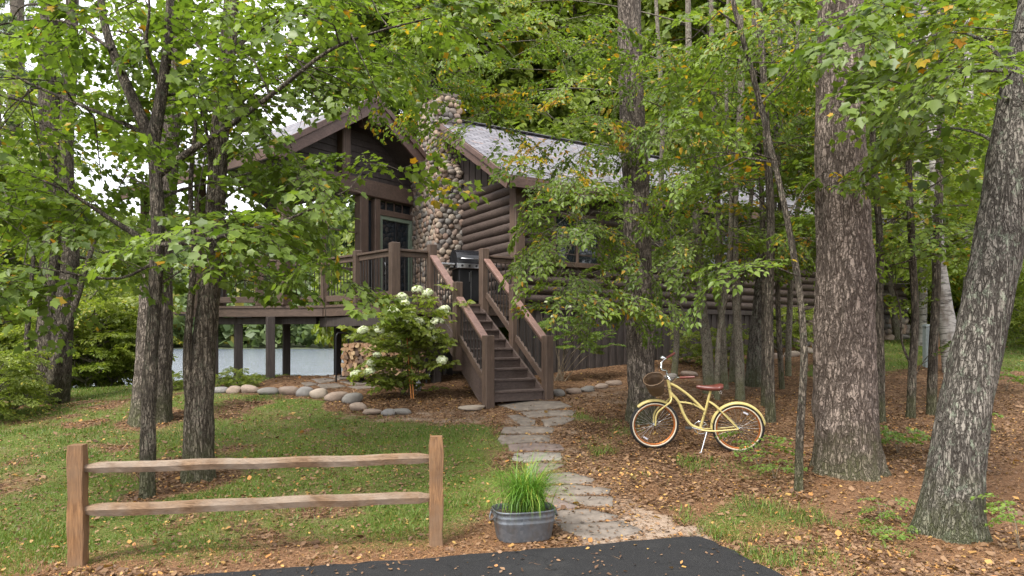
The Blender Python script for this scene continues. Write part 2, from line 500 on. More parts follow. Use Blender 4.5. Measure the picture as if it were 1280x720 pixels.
def asphalt():
    k = NT('asphalt'); v = k.coord(); f = k.noise(v, 220, 3, .8); f2 = k.noise(v, 1.6, 6, .7); f3 = k.noise(k.coord((1, 4, 1)), 2.3, 6, .7)
    c = k.mix(f, (.006, .006, .0065), (.020, .020, .021))
    c = k.mix(k.ramp(f2, [(.54, 0.), (.75, .5)]), c, (.038, .037, .036))
    c = k.mix(k.ramp(f3, [(.62, 0.), (.74, .5)]), c, (.06, .056, .05))
    k.b.inputs['Specular IOR Level'].default_value = .22
    sp_ = k.noise(v, 420, 2, .6)
    c = k.mix(k.ramp(sp_, [(.60, 0.), (.68, .8)]), c, (.11, .105, .095))
    cr = k.n('TexVoronoi', feature='DISTANCE_TO_EDGE'); cr.inputs['Scale'].default_value = .9
    dn_ = k.n('TexNoise'); dn_.inputs['Scale'].default_value = 3; dn_.inputs['Detail'].default_value = 6; k.l(v, dn_.inputs['Vector'])
    ad_ = k.n('VectorMath', operation='MULTIPLY_ADD'); k.l(dn_.outputs['Color'], ad_.inputs[0]); ad_.inputs[1].default_value = (.5, .5, .5); k.l(v, ad_.inputs[2]); k.l(ad_.outputs[0], cr.inputs['Vector'])
    c = k.mix(k.ramp(cr.outputs[0], [(0, .8), (.006, 0.)]), c, (.004, .004, .004))
    vo = k.n('TexVoronoi'); vo.inputs['Scale'].default_value = 130; k.l(v, vo.inputs['Vector'])
    k.col(c); k.set(Roughness=.82); k.bump(vo.outputs[0], .5, .004); M['asphalt'] = k.m
asphalt()
def ground_mat():
    k = NT('ground_soil'); v = k.coord()
    a = k.n('Attribute', attribute_name='zone'); sp = k.n('SeparateColor'); k.l(a.outputs['Color'], sp.inputs[0])
    n1 = k.noise(v, 2.2, 7, .7); n2 = k.noise(v, 28, 6, .75); n3 = k.noise(v, 90, 3, .7)
    vo = k.n('TexVoronoi'); vo.inputs['Scale'].default_value = 26; k.l(v, vo.inputs['Vector'])
    vs = k.n('SeparateColor'); k.l(vo.outputs['Color'], vs.inputs[0])
    litter = k.ramp(vs.outputs[0], [(0, (.050, .028, .017)), (.3, (.115, .060, .032)), (.6, (.175, .10, .055)), (.85, (.24, .15, .085)), (1, (.09, .05, .03))])
    litter = k.mix(.6, litter, k.mix(n2, (.35, .35, .35), (1.3, 1.3, 1.3)), 'MULTIPLY')
    nv = k.n('TexNoise'); nv.inputs['Scale'].default_value = 16; nv.inputs['Detail'].default_value = 8; nv.inputs['Roughness'].default_value = .8; nv.inputs['Distortion'].default_value = 2.5; k.l(v, nv.inputs['Vector'])
    n0 = k.noise(v, .9, 6, .7)
    litter = k.mix(1.0, litter, k.ramp(n0, [(.36, .55), (.64, 1.25)]), 'MULTIPLY')
    needles = k.ramp(nv.outputs['Fac'], [(.3, (.060, .033, .019)), (.5, (.150, .083, .045)), (.7, (.27, .165, .095))])
    sand = k.mix(n2, (.20, .145, .105), (.40, .31, .235))
    sand = k.mix(k.ramp(n3, [(.35, .4), (.6, 0.)]), sand, (.13, .09, .06))
    grass = k.mix(n2, (.040, .062, .012), (.125, .150, .036))
    grass = k.mix(k.ramp(n1, [(.5, 0.), (.68, .6)]), grass, (.16, .11, .065))
    def soft(m, w=.5):
        return k.ramp(k.math('ADD', m, k.math('MULTIPLY', k.math('SUBTRACT', k.math('ADD', k.math('MULTIPLY', n1, .6), k.math('MULTIPLY', n2, .4)), .5), 1.6)), [(.38, 0.), (.62, 1.)])
    c = k.mix(soft(sp.outputs[2]), litter, needles)
    c = k.mix(soft(sp.outputs[1]), c, sand)
    c = k.mix(soft(sp.outputs[0]), c, grass)
    k.col(c); k.set(Roughness=.95); k.b.inputs['Specular IOR Level'].default_value = .1
    k.bump(k.math('ADD', k.math('MULTIPLY', n2, .8), k.math('MULTIPLY', vo.outputs[0], .5)), .7, .025)
    M['ground_soil'] = k.m
ground_mat()
def water():
    k = NT('lake_water'); v = k.coord((.7, .25, 1)); f = k.noise(v, .9, 6, .65)
    k.col((.10, .12, .15)); k.set(Roughness=.16); k.b.inputs['Specular IOR Level'].default_value = .7
    k.bump(f, 1.0, .5); M['lake_water'] = k.m
water()
simple('hill_soil', (.07, .085, .04), .95, 0, .05, .3, 0)

# ------------------------------------------------------------------ the ground sheet
POLY = {
 'lawn': [(-6000, 470), (60, 470), (180, 470), (300, 492), (400, 500), (440, 514), (520, 529), (612, 527), (634, 545), (640, 600), (640, 645), (560, 680), (300, 700), (0, 716), (-6000, 760)],
 'patch': [(700, 512), (770, 520), (805, 560), (880, 572), (960, 592), (1010, 650), (960, 668), (860, 600), (770, 592), (715, 560)],
 'edge': [(880, 600), (1000, 640), (1100, 650), (1130, 700), (1080, 730), (960, 722), (900, 690), (860, 668)],
 'rightgrass': [(1000, 470), (1040, 432), (1110, 412), (1260, 408), (1900, 405), (1900, 500), (1240, 462), (1190, 448), (1130, 462), (1060, 474)],
 'sand': [(612, 500), (722, 500), (742, 560), (800, 610), (838, 650), (880, 672), (690, 692), (640, 605), (620, 540)],
 'apron': [(765, 638), (850, 646), (886, 672), (700, 694), (676, 686), (790, 664)],
 'trail': [(688, 500), (760, 480), (850, 472), (970, 472), (975, 492), (880, 505), (790, 508), (700, 516)],
 'strip': [(375, 514), (480, 519), (612, 508), (622, 530), (500, 534), (410, 524)],
 'needle_l': [(-3000, 712), (0, 698), (300, 684), (520, 664), (640, 640), (700, 690), (420, 720), (-3000, 760)],
 'needle_r': [(760, 600), (880, 590), (980, 600), (1100, 580), (1300, 560), (1900, 560), (1900, 2000), (1000, 2000), (960, 715), (880, 672), (820, 640)],
}
STONE_HOLES = []
def zone(x, y):
    """grass, sand, needles (0..1) at world points"""
    x = np.asarray(x, float); y = np.asarray(y, float)
    taps = []
    for q in range(5):
        jx = x + .24 * vnoise(x * 2.1, y * 2.1, 21 + q) + .14 * vnoise(x * 6, y * 6, 26 + q) + (.16, -.16, .0, .0, 0)[q]
        jy = y + .3 * vnoise(x * 2.3, y * 2.3, 71 + q) + .16 * vnoise(x * 6, y * 6, 76 + q) + (.0, 0, .22, -.22, 0)[q]
        z = g(jx, jy); yy = np.maximum(jy, 1.0)
        taps.append((640 + jx / yy * F, VH - (z - EYE) / yy * F))
    def ip(k): return sum(in_poly(u, v, POLY[k]).astype(float) for u, v in taps) / 5
    pn = vnoise(x * 1.1, y * 1.1, 31) * .6 + vnoise(x * 3.3, y * 3.3, 32) * .4
    grass = ip('lawn') * np.clip(.80 + pn * .75, .12, 1)
    back = (y > 16) & (x < -1)
    grass = np.maximum(grass, np.where((y > 14) & (x < -5.2), .8, 0))
    grass = np.maximum(grass, ip('patch') * np.clip(.32 + pn * .7, 0, .8))
    grass = np.maximum(grass, ip('edge') * np.clip(.28 + pn * .8, 0, .8))
    grass = np.maximum(grass, ip('rightgrass') * .95)
    grass = np.where(back & (y > 19), .35, grass)
    sand = np.maximum(ip('sand') * .40, np.maximum(np.maximum(ip('trail') * .40, ip('apron') * .95), ip('strip') * .5))
    # bare worn ground on the lawn around the trunks
    for (bx, by, br) in BARE:
        d = np.hypot(x - bx, (y - by) * .8)
        grass = grass * sstep(br * .45, br * 1.15, d)
    grass = grass * (1 - .85 * np.clip(sand, 0, 1) * (sand > .3))
    needle = np.maximum(ip('needle_l') * .75, ip('needle_r') * np.clip(.48 + pn * .8, .05, 1))
    needle = np.where((y < 4.5), .6, needle)
    return np.clip(grass, 0, 1), np.clip(sand, 0, 1), np.clip(needle, 0, 1)

BARE = []
for (u, v, r) in ((247, 600, .95), (184, 620, .5), (190, 525, 1.0), (55, 503, .9), (215, 585, .8), (110, 530, .6), (430, 505, .7), (150, 560, .3)):
    p = at_ground(u, v); BARE.append((p.x, p.y, r * .62))

def build_ground():
    ys = np.concatenate([np.linspace(-40, 3.4, 12), np.arange(3.5, 18, .085), 18 * 1.035 ** np.arange(0, 118)])
    xh = np.concatenate([np.arange(0, 10, .1), 10 * 1.06 ** np.arange(0, 74)])
    xs = np.concatenate([-xh[:0:-1], xh])
    X, Y = np.meshgrid(xs, ys)
    Z = g(X, Y)
    nx, ny = len(xs), len(ys)
    V = np.stack([X, Y, Z], -1).reshape(-1, 3)
    me = bpy.data.meshes.new('ground')
    me.vertices.add(len(V)); me.vertices.foreach_set('co', V.astype(np.float32).ravel())
    i = np.arange(nx - 1)[None] + np.arange(ny - 1)[:, None] * nx
    q = np.stack([i, i + 1, i + nx + 1, i + nx], -1).reshape(-1, 4)
    me.loops.add(q.size); me.loops.foreach_set('vertex_index', q.astype(np.int32).ravel())
    me.polygons.add(len(q)); me.polygons.foreach_set('loop_start', (np.arange(len(q)) * 4).astype(np.int32))
    me.polygons.foreach_set('use_smooth', np.ones(len(q), bool))
    me.materials.append(M['ground_soil']); me.update(calc_edges=True)
    gr, sa, ne = zone(V[:, 0], V[:, 1])
    at = me.attributes.new('zone', 'FLOAT_COLOR', 'POINT')
    at.data.foreach_set('color', np.stack([gr, sa, ne, np.ones_like(gr)], -1).astype(np.float32).ravel())
    tag(link('ground', me), kind='structure')
build_ground()

def build_driveway():
    e = [(-30, -2.6), (-12, 2.2), (-6, 3.76), (-2.07, 4.77), (-1.3, 4.95), (-.2, 5.21), (.4, 5.37), (.95, 5.53), (1.4, 5.66), (1.56, 5.66), (1.62, 5.55), (1.75, 5.15), (1.87, 4.75), (2.3, 3.3), (2.7, 1.5), (2.9, -12), (-30, -12)]
    pts = []
    for i in range(len(e)):
        a = Vector((*e[i], 0)); b = Vector((*e[(i + 1) % len(e)], 0)); n = max(1, int((b - a).length / .12)) if i in range(2, 13) else 1
        for k in range(n):
            p = a.lerp(b, k / n)
            if 2 < i < 13: p += Vector((R.uniform(-.014, .014), R.uniform(-.022, .022), 0))
            pts.append(p)
    mb = MB(); n = len(pts)
    top = [Vector((p.x, p.y, .022)) for p in pts]; bot = [Vector((p.x, p.y, -.1)) for p in pts]
    c = Vector((sum(p.x for p in pts) / n, 0, 0))
    skirt = []
    for i, p in enumerate(pts):
        d = pts[(i + 1) % n] - pts[i - 1]; nn = Vector((d.y, -d.x, 0)).normalized()
        skirt.append(Vector((p.x, p.y, 0)) - nn * .02 + Vector((0, 0, -.006)))
    mb.add(top, [tuple(range(n))[::-1]], 0)
    vs = top + skirt + bot
    mb.add(vs, [(i, (i + 1) % n, (i + 1) % n + n, i + n) for i in range(n)] + [(i + n, (i + 1) % n + n, (i + 1) % n + 2 * n, i + 2 * n) for i in range(n)], 0)
    me_o = mb.build('driveway', M['asphalt'])
    bm = bmesh.new(); bm.from_mesh(me_o.data); bmesh.ops.recalc_face_normals(bm, faces=bm.faces); bm.to_mesh(me_o.data); bm.free()
    tag(me_o, kind='structure')
build_driveway()

def build_lake():
    mb = MB()
    mb.add([(-500, 26, -1.75), (60, 26, -1.75), (60, 330, -1.75), (-500, 330, -1.75)], [(0, 1, 2, 3)])
    tag(mb.build('lake', M['lake_water']), kind='structure')
    # far shore hill
    xs = np.linspace(-560, 120, 60); ys = np.linspace(255, 620, 30)
    X, Y = np.meshgrid(xs, ys)
    H = lambda X, Y: -2.2 + 98 * sstep(262, 520, Y) * (.85 + .25 * vnoise(X * .008, Y * .008, 41)) * (1 - .35 * sstep(-150, 60, X)) + .7 * sstep(255, 264, Y)
    Z = H(X, Y); mb = MB()
    V = np.stack([X, Y, Z], -1).reshape(-1, 3); nx = len(xs)
    mb.add(V, [(i + j * nx, i + 1 + j * nx, i + 1 + (j + 1) * nx, i + (j + 1) * nx) for j in range(len(ys) - 1) for i in range(nx - 1)], 0, True)
    tag(mb.build('hill', M['hill_soil']), kind='structure')
    # the far wood: thousands of leaf clumps in cone and dome crowns
    rng = np.random.default_rng(5); N = 2900
    x = rng.uniform(-430, 90, N); y = 264 + 320 * rng.random(N) ** 1.6
    keep = (x / y < .06) & (x / y > -.85); x = x[keep]; y = y[keep]; N = len(x)
    z = H(x, y); h = rng.uniform(9, 19, N); con = rng.random(N) < .45
    K = 26
    t = rng.random((N, K)); a = rng.random((N, K)) * 6.283
    rr = np.where(con[:, None], (1 - t) * .24, np.sqrt(np.maximum(0, 1 - (2 * t - 1) ** 2)) * .36) * h[:, None] * (.6 + .5 * rng.random((N, K)))
    c = np.stack([x[:, None] + rr * np.cos(a), y[:, None] + rr * np.sin(a), z[:, None] + h[:, None] * (.08 + .92 * t)], -1).reshape(-1, 3)
    sz = np.repeat(h * .13, K)
    d1 = rng.normal(size=(N * K, 3)); d1 /= np.linalg.norm(d1, axis=1, keepdims=True)
    d2 = np.cross(d1, rng.normal(size=(N * K, 3))); d2 /= np.linalg.norm(d2, axis=1, keepdims=True)
    V = np.stack([c - d1 * sz[:, None], c + d2 * sz[:, None] * .8, c + d1 * sz[:, None], c - d2 * sz[:, None] * .8], 1)
    tone = np.repeat(np.where(con, .15, .45) + .5 * rng.random(N), K) * (.7 + .5 * rng.random(N * K))
    yel = np.repeat((rng.random(N) < .12) * .7, K)
    me = np_mesh('far_wood', V, 4, [(0, 1, 2, 3)], M['far_leaf'], np.stack([np.clip(tone, 0, 1), yel, rng.random(N * K), np.ones(N * K)], -1))
    tag(link('far_wood', me), kind='stuff')
build_lake()

# ------------------------------------------------------------------ foliage: spray templates
LQ = [(0, 1, 2, 3), (0, 3, 4, 5)]
def leaf_geo(base, d, nrm, L, Wd, fold=.12, droop=.12):
    """leaves of 6 points, folded along the midrib"""
    d = d / np.linalg.norm(d, axis=1, keepdims=True)
    s = np.cross(nrm, d); s /= np.linalg.norm(s, axis=1, keepdims=True) + 1e-9
    n = np.cross(d, s); L = L[:, None]; Wd = Wd[:, None]
    return np.stack([base, base + d * L * .28 + s * Wd * .46 + n * L * fold * .8, base + d * L * .62 + s * Wd * .40 + n * L * fold * .6,
                     base + d * L - n * L * droop, base + d * L * .62 - s * Wd * .40 + n * L * fold * .6, base + d * L * .28 - s * Wd * .46 + n * L * fold * .8], 1)

MQ = [(0, 1, 2, 3, 4, 5), (0, 5, 6, 7, 8, 9)]
def lobed_geo(base, d, nrm, L, Wd, r):
    """maple leaves: three pointed lobes and two small basal ones, folded and curled a little"""
    d = d / np.linalg.norm(d, axis=1, keepdims=True)
    s = np.cross(nrm, d); s /= np.linalg.norm(s, axis=1, keepdims=True) + 1e-9
    n = np.cross(d, s); L = L[:, None]; Wd = Wd[:, None]; cu = r.uniform(.02, .22, (len(L), 1)); fo = r.uniform(.04, .26, (len(L), 1))
    def pt(a, b): return base + d * L * a + s * Wd * b + n * L * (fo * abs(b) * 1.2 - cu * a * a - .10 * abs(b) ** 2)
    h = ((.06, .30), (.30, .34), (.56, .50), (.60, .27))
    return np.stack([pt(0, 0)] + [pt(a, b) for a, b in h] + [pt(1, 0)] + [pt(a, -b) for a, b in h[::-1]], 1)

def spray_template(seed, L=.6, leaf=.09, ratio=.62, spacing=.75, up=.35, sides=5, kind='broad'):
    r = np.random.default_rng(seed); B = []; D = []; Nn = []; tw = []
    def run(p, d, L, lev):
        n = max(2, int(L / (leaf * spacing))); side = r.choice([-1, 1]); pts = [p.copy()]
        for i in range(n):
            d = d + np.array([r.normal(0, .06), r.normal(0, .08), -.05 - .02 * r.random()]); d /= np.linalg.norm(d)
            p = p + d * L / n; pts.append(p.copy()); side = -side
            sv = np.cross([0, 0, 1.], d); sv /= np.linalg.norm(sv)
            for sg in ((side, -side) if kind == 'opp' or r.random() < .25 else (side,)):
                ld = d * r.uniform(.45, .9) + sv * sg * r.uniform(.6, 1.0) + np.array([0, 0, r.normal(-.12, .22)])
                B.append(p + ld * leaf * .15); D.append(ld); Nn.append(np.array([r.normal(0, up), r.normal(0, up), 1.0]))
            if lev == 0 and sides and i % max(1, n // sides) == 0 and i < n - 1:
                run(p, d * .75 + sv * side * r.uniform(.5, .9), (L * (1 - i / n)) * r.uniform(.45, .75) + leaf, 1)
        B.append(p); D.append(d + np.array([0, 0, -.2])); Nn.append(np.array([r.normal(0, up), r.normal(0, up), 1.0]))
        tw.append(pts)
    run(np.zeros(3), np.array([1., 0, .12]), L, 0)
    n = len(B); Ls = leaf * r.uniform(.5, 1.3, n)
    if kind == 'lobed': return lobed_geo(np.array(B), np.array(D), np.array(Nn), Ls * 1.02, Ls * .98, r), tw
    V = leaf_geo(np.array(B), np.array(D), np.array(Nn), Ls, Ls * ratio)
    return V, tw

def needle_template(seed, L=.6, nl=.16):
    r = np.random.default_rng(seed); B = []; D = []
    for k in range(26):
        t = r.random(); c = np.array([t * L, r.normal(0, .16) * L * t, r.normal(.02, .06)])
        for j in range(9):
            d = np.array([.8, 0, .15]) + r.normal(0, .65, 3); B.append(c); D.append(d)
    B = np.array(B); D = np.array(D); n = len(B); Ls = nl * r.uniform(.7, 1.2, n)
    return leaf_geo(B, D, r.normal(size=(n, 3)), Ls, Ls * .085, 0, .05), [[np.zeros(3), np.array([L, 0, 0])]]

TPL = {
 'maple': [spray_template(100 + i, .66, .092, .68, .85, .48, 5, 'lobed') for i in range(16)],
 'beech': [spray_template(200 + i, .60, .075, .55, .66, .38, 6) for i in range(14)],
 'back': [spray_template(300 + i, 1.25, .15, .66, .62, .5, 6) for i in range(12)],
 'far': [spray_template(400 + i, 2.2, .27, .7, .62, .55, 6) for i in range(10)],
 'pine': [needle_template(500 + i, 1.3, .30) for i in range(8)],
 'hydrangea': [spray_template(700 + i, .36, .115, .66, .75, .65, 2, 'opp') for i in range(12)],
 'shrub': [spray_template(600 + i, .42, .075, .55, .6, .5, 4, 'opp') for i in range(10)],
}

# windows that stay clear of near foliage: the view of the cabin, stairs, lake, and the ground
KEEP = [([(345, 196), (462, 112), (475, 112), (532, 148), (556, 128), (640, 158), (735, 172), (648, 232), (612, 262), (648, 320), (690, 404), (700, 500), (555, 505), (470, 480), (440, 410), (404, 385), (402, 312), (440, 262), (430, 215)], 13.0),
        ([(150, 372), (330, 372), (400, 350), (450, 350), (450, 500), (150, 500)], 14.0),
        ([(-900, 442), (2200, 442), (2200, 900), (-900, 900)], 99)]

LD = .42        # how thickly the limbs near the camera carry leaves
class Tree:
    def __init__(s, name, label, cat, base, bark, tpl='maple', leafmat='maple_leaf', group=None, seed=0, yellow=.05, keep=True, local=False):
        s.r = np.random.default_rng(seed); s.name = name; s.base = Vector(base)
        s.root = thing(name, label, cat, base, group, world=not local)
        s.wood = MB(); s.twig = MB(); s.bark = bark; s.tpl = TPL[tpl]; s.lm = leafmat; s.nodes = []; s.V = []; s.C = []; s.yellow = yellow; s.keep = keep; s.twigs = True; s.vmax = None; s.ld = 1.0 if local else LD
    def trunk(s, pts, rad, seg=20, step=.10, rough=.05, flare=.55, fh=.22, lobes=5):
        op, orr = catmull(pts, rad, step)
        p0 = op[0]; acc = 0; vs = []; n = len(op); px = None; ph = s.r.random(8) * 6.28
        sd = int(s.r.integers(0, 900))
        for i, p in enumerate(op):
            d = Vector(op[min(i + 1, n - 1)] - op[max(i - 1, 0)]).normalized()
            if i: acc += float(np.linalg.norm(op[i] - op[i - 1]))
            if px is None: px, py, _ = frame_of(d)
            else: px = (px - d * px.dot(d)).normalized(); py = d.cross(px)
            s.nodes.append((Vector(p), orr[i]))
            for k in range(seg):
                a = 2 * math.pi * k / seg
                fl = flare * math.exp(-acc / (fh)) * (1 + .55 * math.cos(lobes * a + ph[0]) + .3 * math.cos((lobes - 2) * a + ph[1]))
                ns = rough * (float(vnoise(a * orr[i] * 14 + 40, acc * 3.2, sd)) + .6 * float(vnoise(a * orr[i] * 34 + 9, acc * 9, sd + 1)) * (seg > 16)) if k < seg else 0
                lump = .05 * math.sin(acc * 2.3 + ph[2]) * math.cos(a + ph[3]) + .04 * math.cos(2 * a + acc * 1.1 + ph[4])
                vs.append(Vector(p) + (px * math.cos(a) + py * math.sin(a)) * orr[i] * (1 + fl + ns + lump))
        fs = [(i * seg + k, i * seg + (k + 1) % seg, (i + 1) * seg + (k + 1) % seg, (i + 1) * seg + k) for i in range(n - 1) for k in range(seg)]
        s.wood.add(vs, fs, 0, True)
        return op, orr
    def stick(s, pts, r0, r1, step=.16, seg=6, twig=False):
        op, orr = catmull(pts, list(np.linspace(r0, r1, len(pts))), step)
        tube((s.twig if twig else s.wood), op, orr, seg, 0, False, True)
        if not twig: s.nodes += [(Vector(p), q) for p, q in zip(op, orr)]
        return op
    def ok(s, p):
        if not s.keep: return s.vmax is None or PX(p)[1] < s.vmax
        if p[1] < .5: return False
        u, v = PX(p)
        for poly, ym in KEEP:
            if p[1] < ym and bool(in_poly(u, v, poly)): return False
        return True
    def spray(s, p, d, sc=1.0, yel=None, hue=None, roll=None):
        p = np.array(p, float); d = np.array(d, float); d /= np.linalg.norm(d)
        if not (s.ok(p + d * .22 * sc) and s.ok(p + d * .62 * sc - np.array([0, 0, .06]))): return
        V, tw = s.tpl[int(s.r.integers(len(s.tpl)))]
        x = d; y = np.cross([0, 0, 1.], x); y /= np.linalg.norm(y) + 1e-9; z = np.cross(x, y)
        ro = s.r.normal(0, .28) if roll is None else roll
        y2 = y * math.cos(ro) + z * math.sin(ro); z2 = np.cross(x, y2)
        if s.r.random() < .5: Mx = np.stack([x, y2, z2])
        else: Mx = np.stack([x, -y2, z2])
        W = V @ (Mx * sc) + p
        n = len(W); s.V.append(W)
        hue = s.r.random() if hue is None else hue
        yl = s.yellow if yel is None else yel
        col = np.empty((n, 4)); col[:, 0] = np.clip(.45 * hue + .55 * s.r.random(n), 0, 1)
        pr = yl * .3 if s.r.random() < .85 else min(1, yl * 4)
        col[:, 1] = (s.r.random(n) < pr) * s.r.uniform(.5, 1, n); col[:, 2] = s.r.random(n) ** 2; col[:, 3] = 1
        s.C.append(col)
        if s.twigs:
            for t in tw[:6]:
                q = [p + (np.array(a) @ (Mx * sc)) for a in (t[0], t[len(t) // 2], t[-1])]
                tube(s.twig, q, [.0042 * sc, .003 * sc, .0018 * sc], 3, 0, False)
    def branch(s, p, d, L, r, sc=1.0, dens=1.0, yel=None, hue=None, wob=.18, droop=.10):
        """a limb with wobble, carrying flat sprays on both sides"""
        p = np.array(p, float); d = np.array(d, float); d /= np.linalg.norm(d)
        n = max(3, int(L / .35)); pts = [p]
        for i in range(n):
            d = d + s.r.normal(0, wob, 3) * np.array([1, 1, .6]) - np.array([0, 0, droop * (i / n)]); d /= np.linalg.norm(d)
            p = p + d * L / n; pts.append(p)
        s.stick(pts, r, r * .22, .3, 5)
        s.leafy(pts, sc, dens, .22, yel, hue)
        return pts
    def leafy(s, pts, sc=1.0, dens=1.0, t0=.2, yel=None, hue=None, L=(.35, .9)):
        op, _ = catmull(pts, [1] * len(pts), .1)
        n = len(op); tot = n * .1; k = max(2, int(tot * (1 - t0) / (.30 * sc) * dens * s.ld + s.r.random())); side = 1
        for j in range(k):
            t = t0 + (1 - t0) * (j + s.r.random() * .7) / k; i = min(n - 2, int(t * (n - 1)))
            d = op[i + 1] - op[i]; d = d / (np.linalg.norm(d) + 1e-9); sv = np.cross([0, 0, 1.], d); sv /= np.linalg.norm(sv) + 1e-6
            side = -side
            dd = d * s.r.uniform(.3, .9) + sv * side * s.r.uniform(.5, 1.1) + np.array([0, 0, s.r.normal(.02, .2)])
            dd /= np.linalg.norm(dd)
            ln = s.r.uniform(*L) * sc * (1.1 - .5 * t); e = op[i] + dd * ln + np.array([0, 0, -.05 * ln])
            if ln > .45 * sc and s.ok(e): tube(s.twig, [op[i], (op[i] + e) / 2 + np.array([0, 0, .03]), e], [.006 * sc, .005 * sc, .004 * sc], 3, 0, False)
            s.spray(op[i] + (e - op[i]) * .35, dd + sv * side * s.r.uniform(-.6, .3), sc * s.r.uniform(.75, 1.05), yel, hue)
            s.spray(e, dd * 1.0 + d * .3 + np.array([0, 0, -.12]), sc * s.r.uniform(.8, 1.1), yel, hue)
        d = op[-1] - op[-3 if n > 3 else 0]
        s.spray(op[-1], d + np.array([0, 0, -.1]), sc, yel, hue)
    def crown(s, op, h0, h1, n, L0, L1, pitch=.25, sc=1.0, dens=1.0, r=.02, az=None, hue=None):
        """n limbs leaving the trunk polyline between heights h0 and h1"""
        zs = [p[2] for p in op]; a = s.r.random() * 6.28
        for k in range(n):
            t = (k + s.r.random() * .6) / n; h = h0 + (h1 - h0) * t
            i = int(np.argmin([abs(z - h) for z in zs])); a += 2.4 + s.r.normal(0, .3)
            aa = a if az is None else az[0] + (az[1] - az[0]) * s.r.random()
            L = (L0 + (L1 - L0) * t) * s.r.uniform(.75, 1.2)
            s.branch(op[i], (math.cos(aa), math.sin(aa), pitch + s.r.normal(0, .12)), L, r * (1 - .4 * t), sc, dens, hue=hue)
    def cluster(s, u, v, Y, ru, rv, rY, n, yel=None, sc=1.0, hue=None, d=None, r=.012):
        """a leafy branch reaching from the nearest wood to the spot seen at pixel (u, v)"""
        for _ in range(max(1, int(n * .5 + s.r.random()))):
            t = s.r.normal(size=3) * .5
            c = P(u + ru * t[0], v + rv * t[1], Y + rY * t[2])
            if not s.ok(c): continue
            near = min(s.nodes, key=lambda q: (q[0] - c).length + .35 * max(0, q[0].z - c.z + .2) + .02 * s.r.random())
            p0 = near[0]; L = (c - p0).length
            mid = (p0 + c) / 2 + Vector((s.r.normal(0, .08), s.r.normal(0, .08), .10 * L + .05))
            dd = (c - mid).normalized() if d is None else Vector(d).normalized()
            e = c + dd * .5 * sc
            pts = [p0, mid, c, e]
            s.stick(pts, min(near[1] * .7, r), .004, .2, 5)
            s.leafy([mid, c, e], sc, 1.25, .3, yel, hue, (.25, .7))
    def build(s, local=False):
        o = s.base if not local else Vector((0, 0, 0))
        s.wood.build('trunk', M[s.bark], s.root)
        if not s.V: return s.root
        V = np.concatenate(s.V) - np.array(o); C = np.concatenate(s.C)
        me = np_mesh('crown', V, V.shape[1], LQ if V.shape[1] == 6 else MQ, [M[s.lm], M[s.bark]], C)
        c = link('crown', me, s.root)
        if s.twig.n:                                  # the twigs belong to the crown's mesh
            s.twig.m = [1] * len(s.twig.m)
            q = s.twig.build('twig', [M[s.lm], M[s.bark]], s.root)
            bm = bmesh.new(); bm.from_mesh(me); bm.from_mesh(q.data); bm.to_mesh(me); bm.free()
            tm = q.data; bpy.data.objects.remove(q); bpy.data.meshes.remove(tm)
        return s.root

# ------------------------------------------------------------------ the log cabin
TH = math.radians(31)
RX = Vector((math.cos(TH), math.sin(TH), 0))          # along the long wall, away to the right
UX = Vector((-math.sin(TH), math.cos(TH), 0))         # along the gable wall, away to the left
DZ = 2.4                                              # deck and floor level
Zv = Vector((0, 0, 1))
RA = P(540, 146, 17.5)                                # near end of the main ridge
RE = RA - UX * 3.885 - Zv * 2.28                      # near end of the main eave
WA = Vector((RA.x, RA.y, 0)) + RX * .5                # wall point under the ridge
WC = WA - UX * 3.4                                    # corner of gable wall and long wall
EAVE = 5.25
cabin = thing('log_cabin', 'dark brown log cabin with grey shingle roofs and cobblestone chimney', 'cabin', (WC.x, WC.y, 1.0), world=True)

def wz(p, z): return Vector((p.x, p.y, z))

# log walls
mb = MB(); lr = .112; nlog = 14; pitch = .205
for i in range(nlog):
    z = DZ + .09 + i * pitch
    jit = R.uniform(-.006, .006)
    e1 = WC + UX * 6.6; 
    k = 9
    tube(mb, [wz(WC - UX * .02 + UX * (6.6 * t / k), z + R.uniform(-.006, .006)) - RX * jit for t in range(k + 1)], [lr * R.uniform(.97, 1.03) for _ in range(k + 1)], 12)
mb.build('log_wall', M['log_wood'], cabin)
mb = MB()
for i in range(nlog):
    z = DZ + .16 + i * pitch
    k = 16
    tube(mb, [wz(WC - RX * .02 + RX * (15 * t / k), z + R.uniform(-.006, .006)) + UX * R.uniform(-.006, .006) for t in range(k + 1)], [lr * R.uniform(.97, 1.03) for _ in range(k + 1)], 12)
lw = mb.build('log_wall', M['log_wood'], cabin)
mb = MB(); box(mb, wz(WC + RX * 7.5 + UX * 3.3, DZ + 1.45), (14.9, 6.5, 2.9), 0, (RX, UX, Zv)); mb.build('wall_core', M['dark_siding'], cabin)
# corner post
mb = MB(); box(mb, wz(WC - RX * .04 - UX * .04, (DZ + EAVE) / 2), (.26, .26, EAVE - DZ), 0, (RX, UX, Zv), .02); mb.build('corner_post', M['deck_wood_v'], cabin)

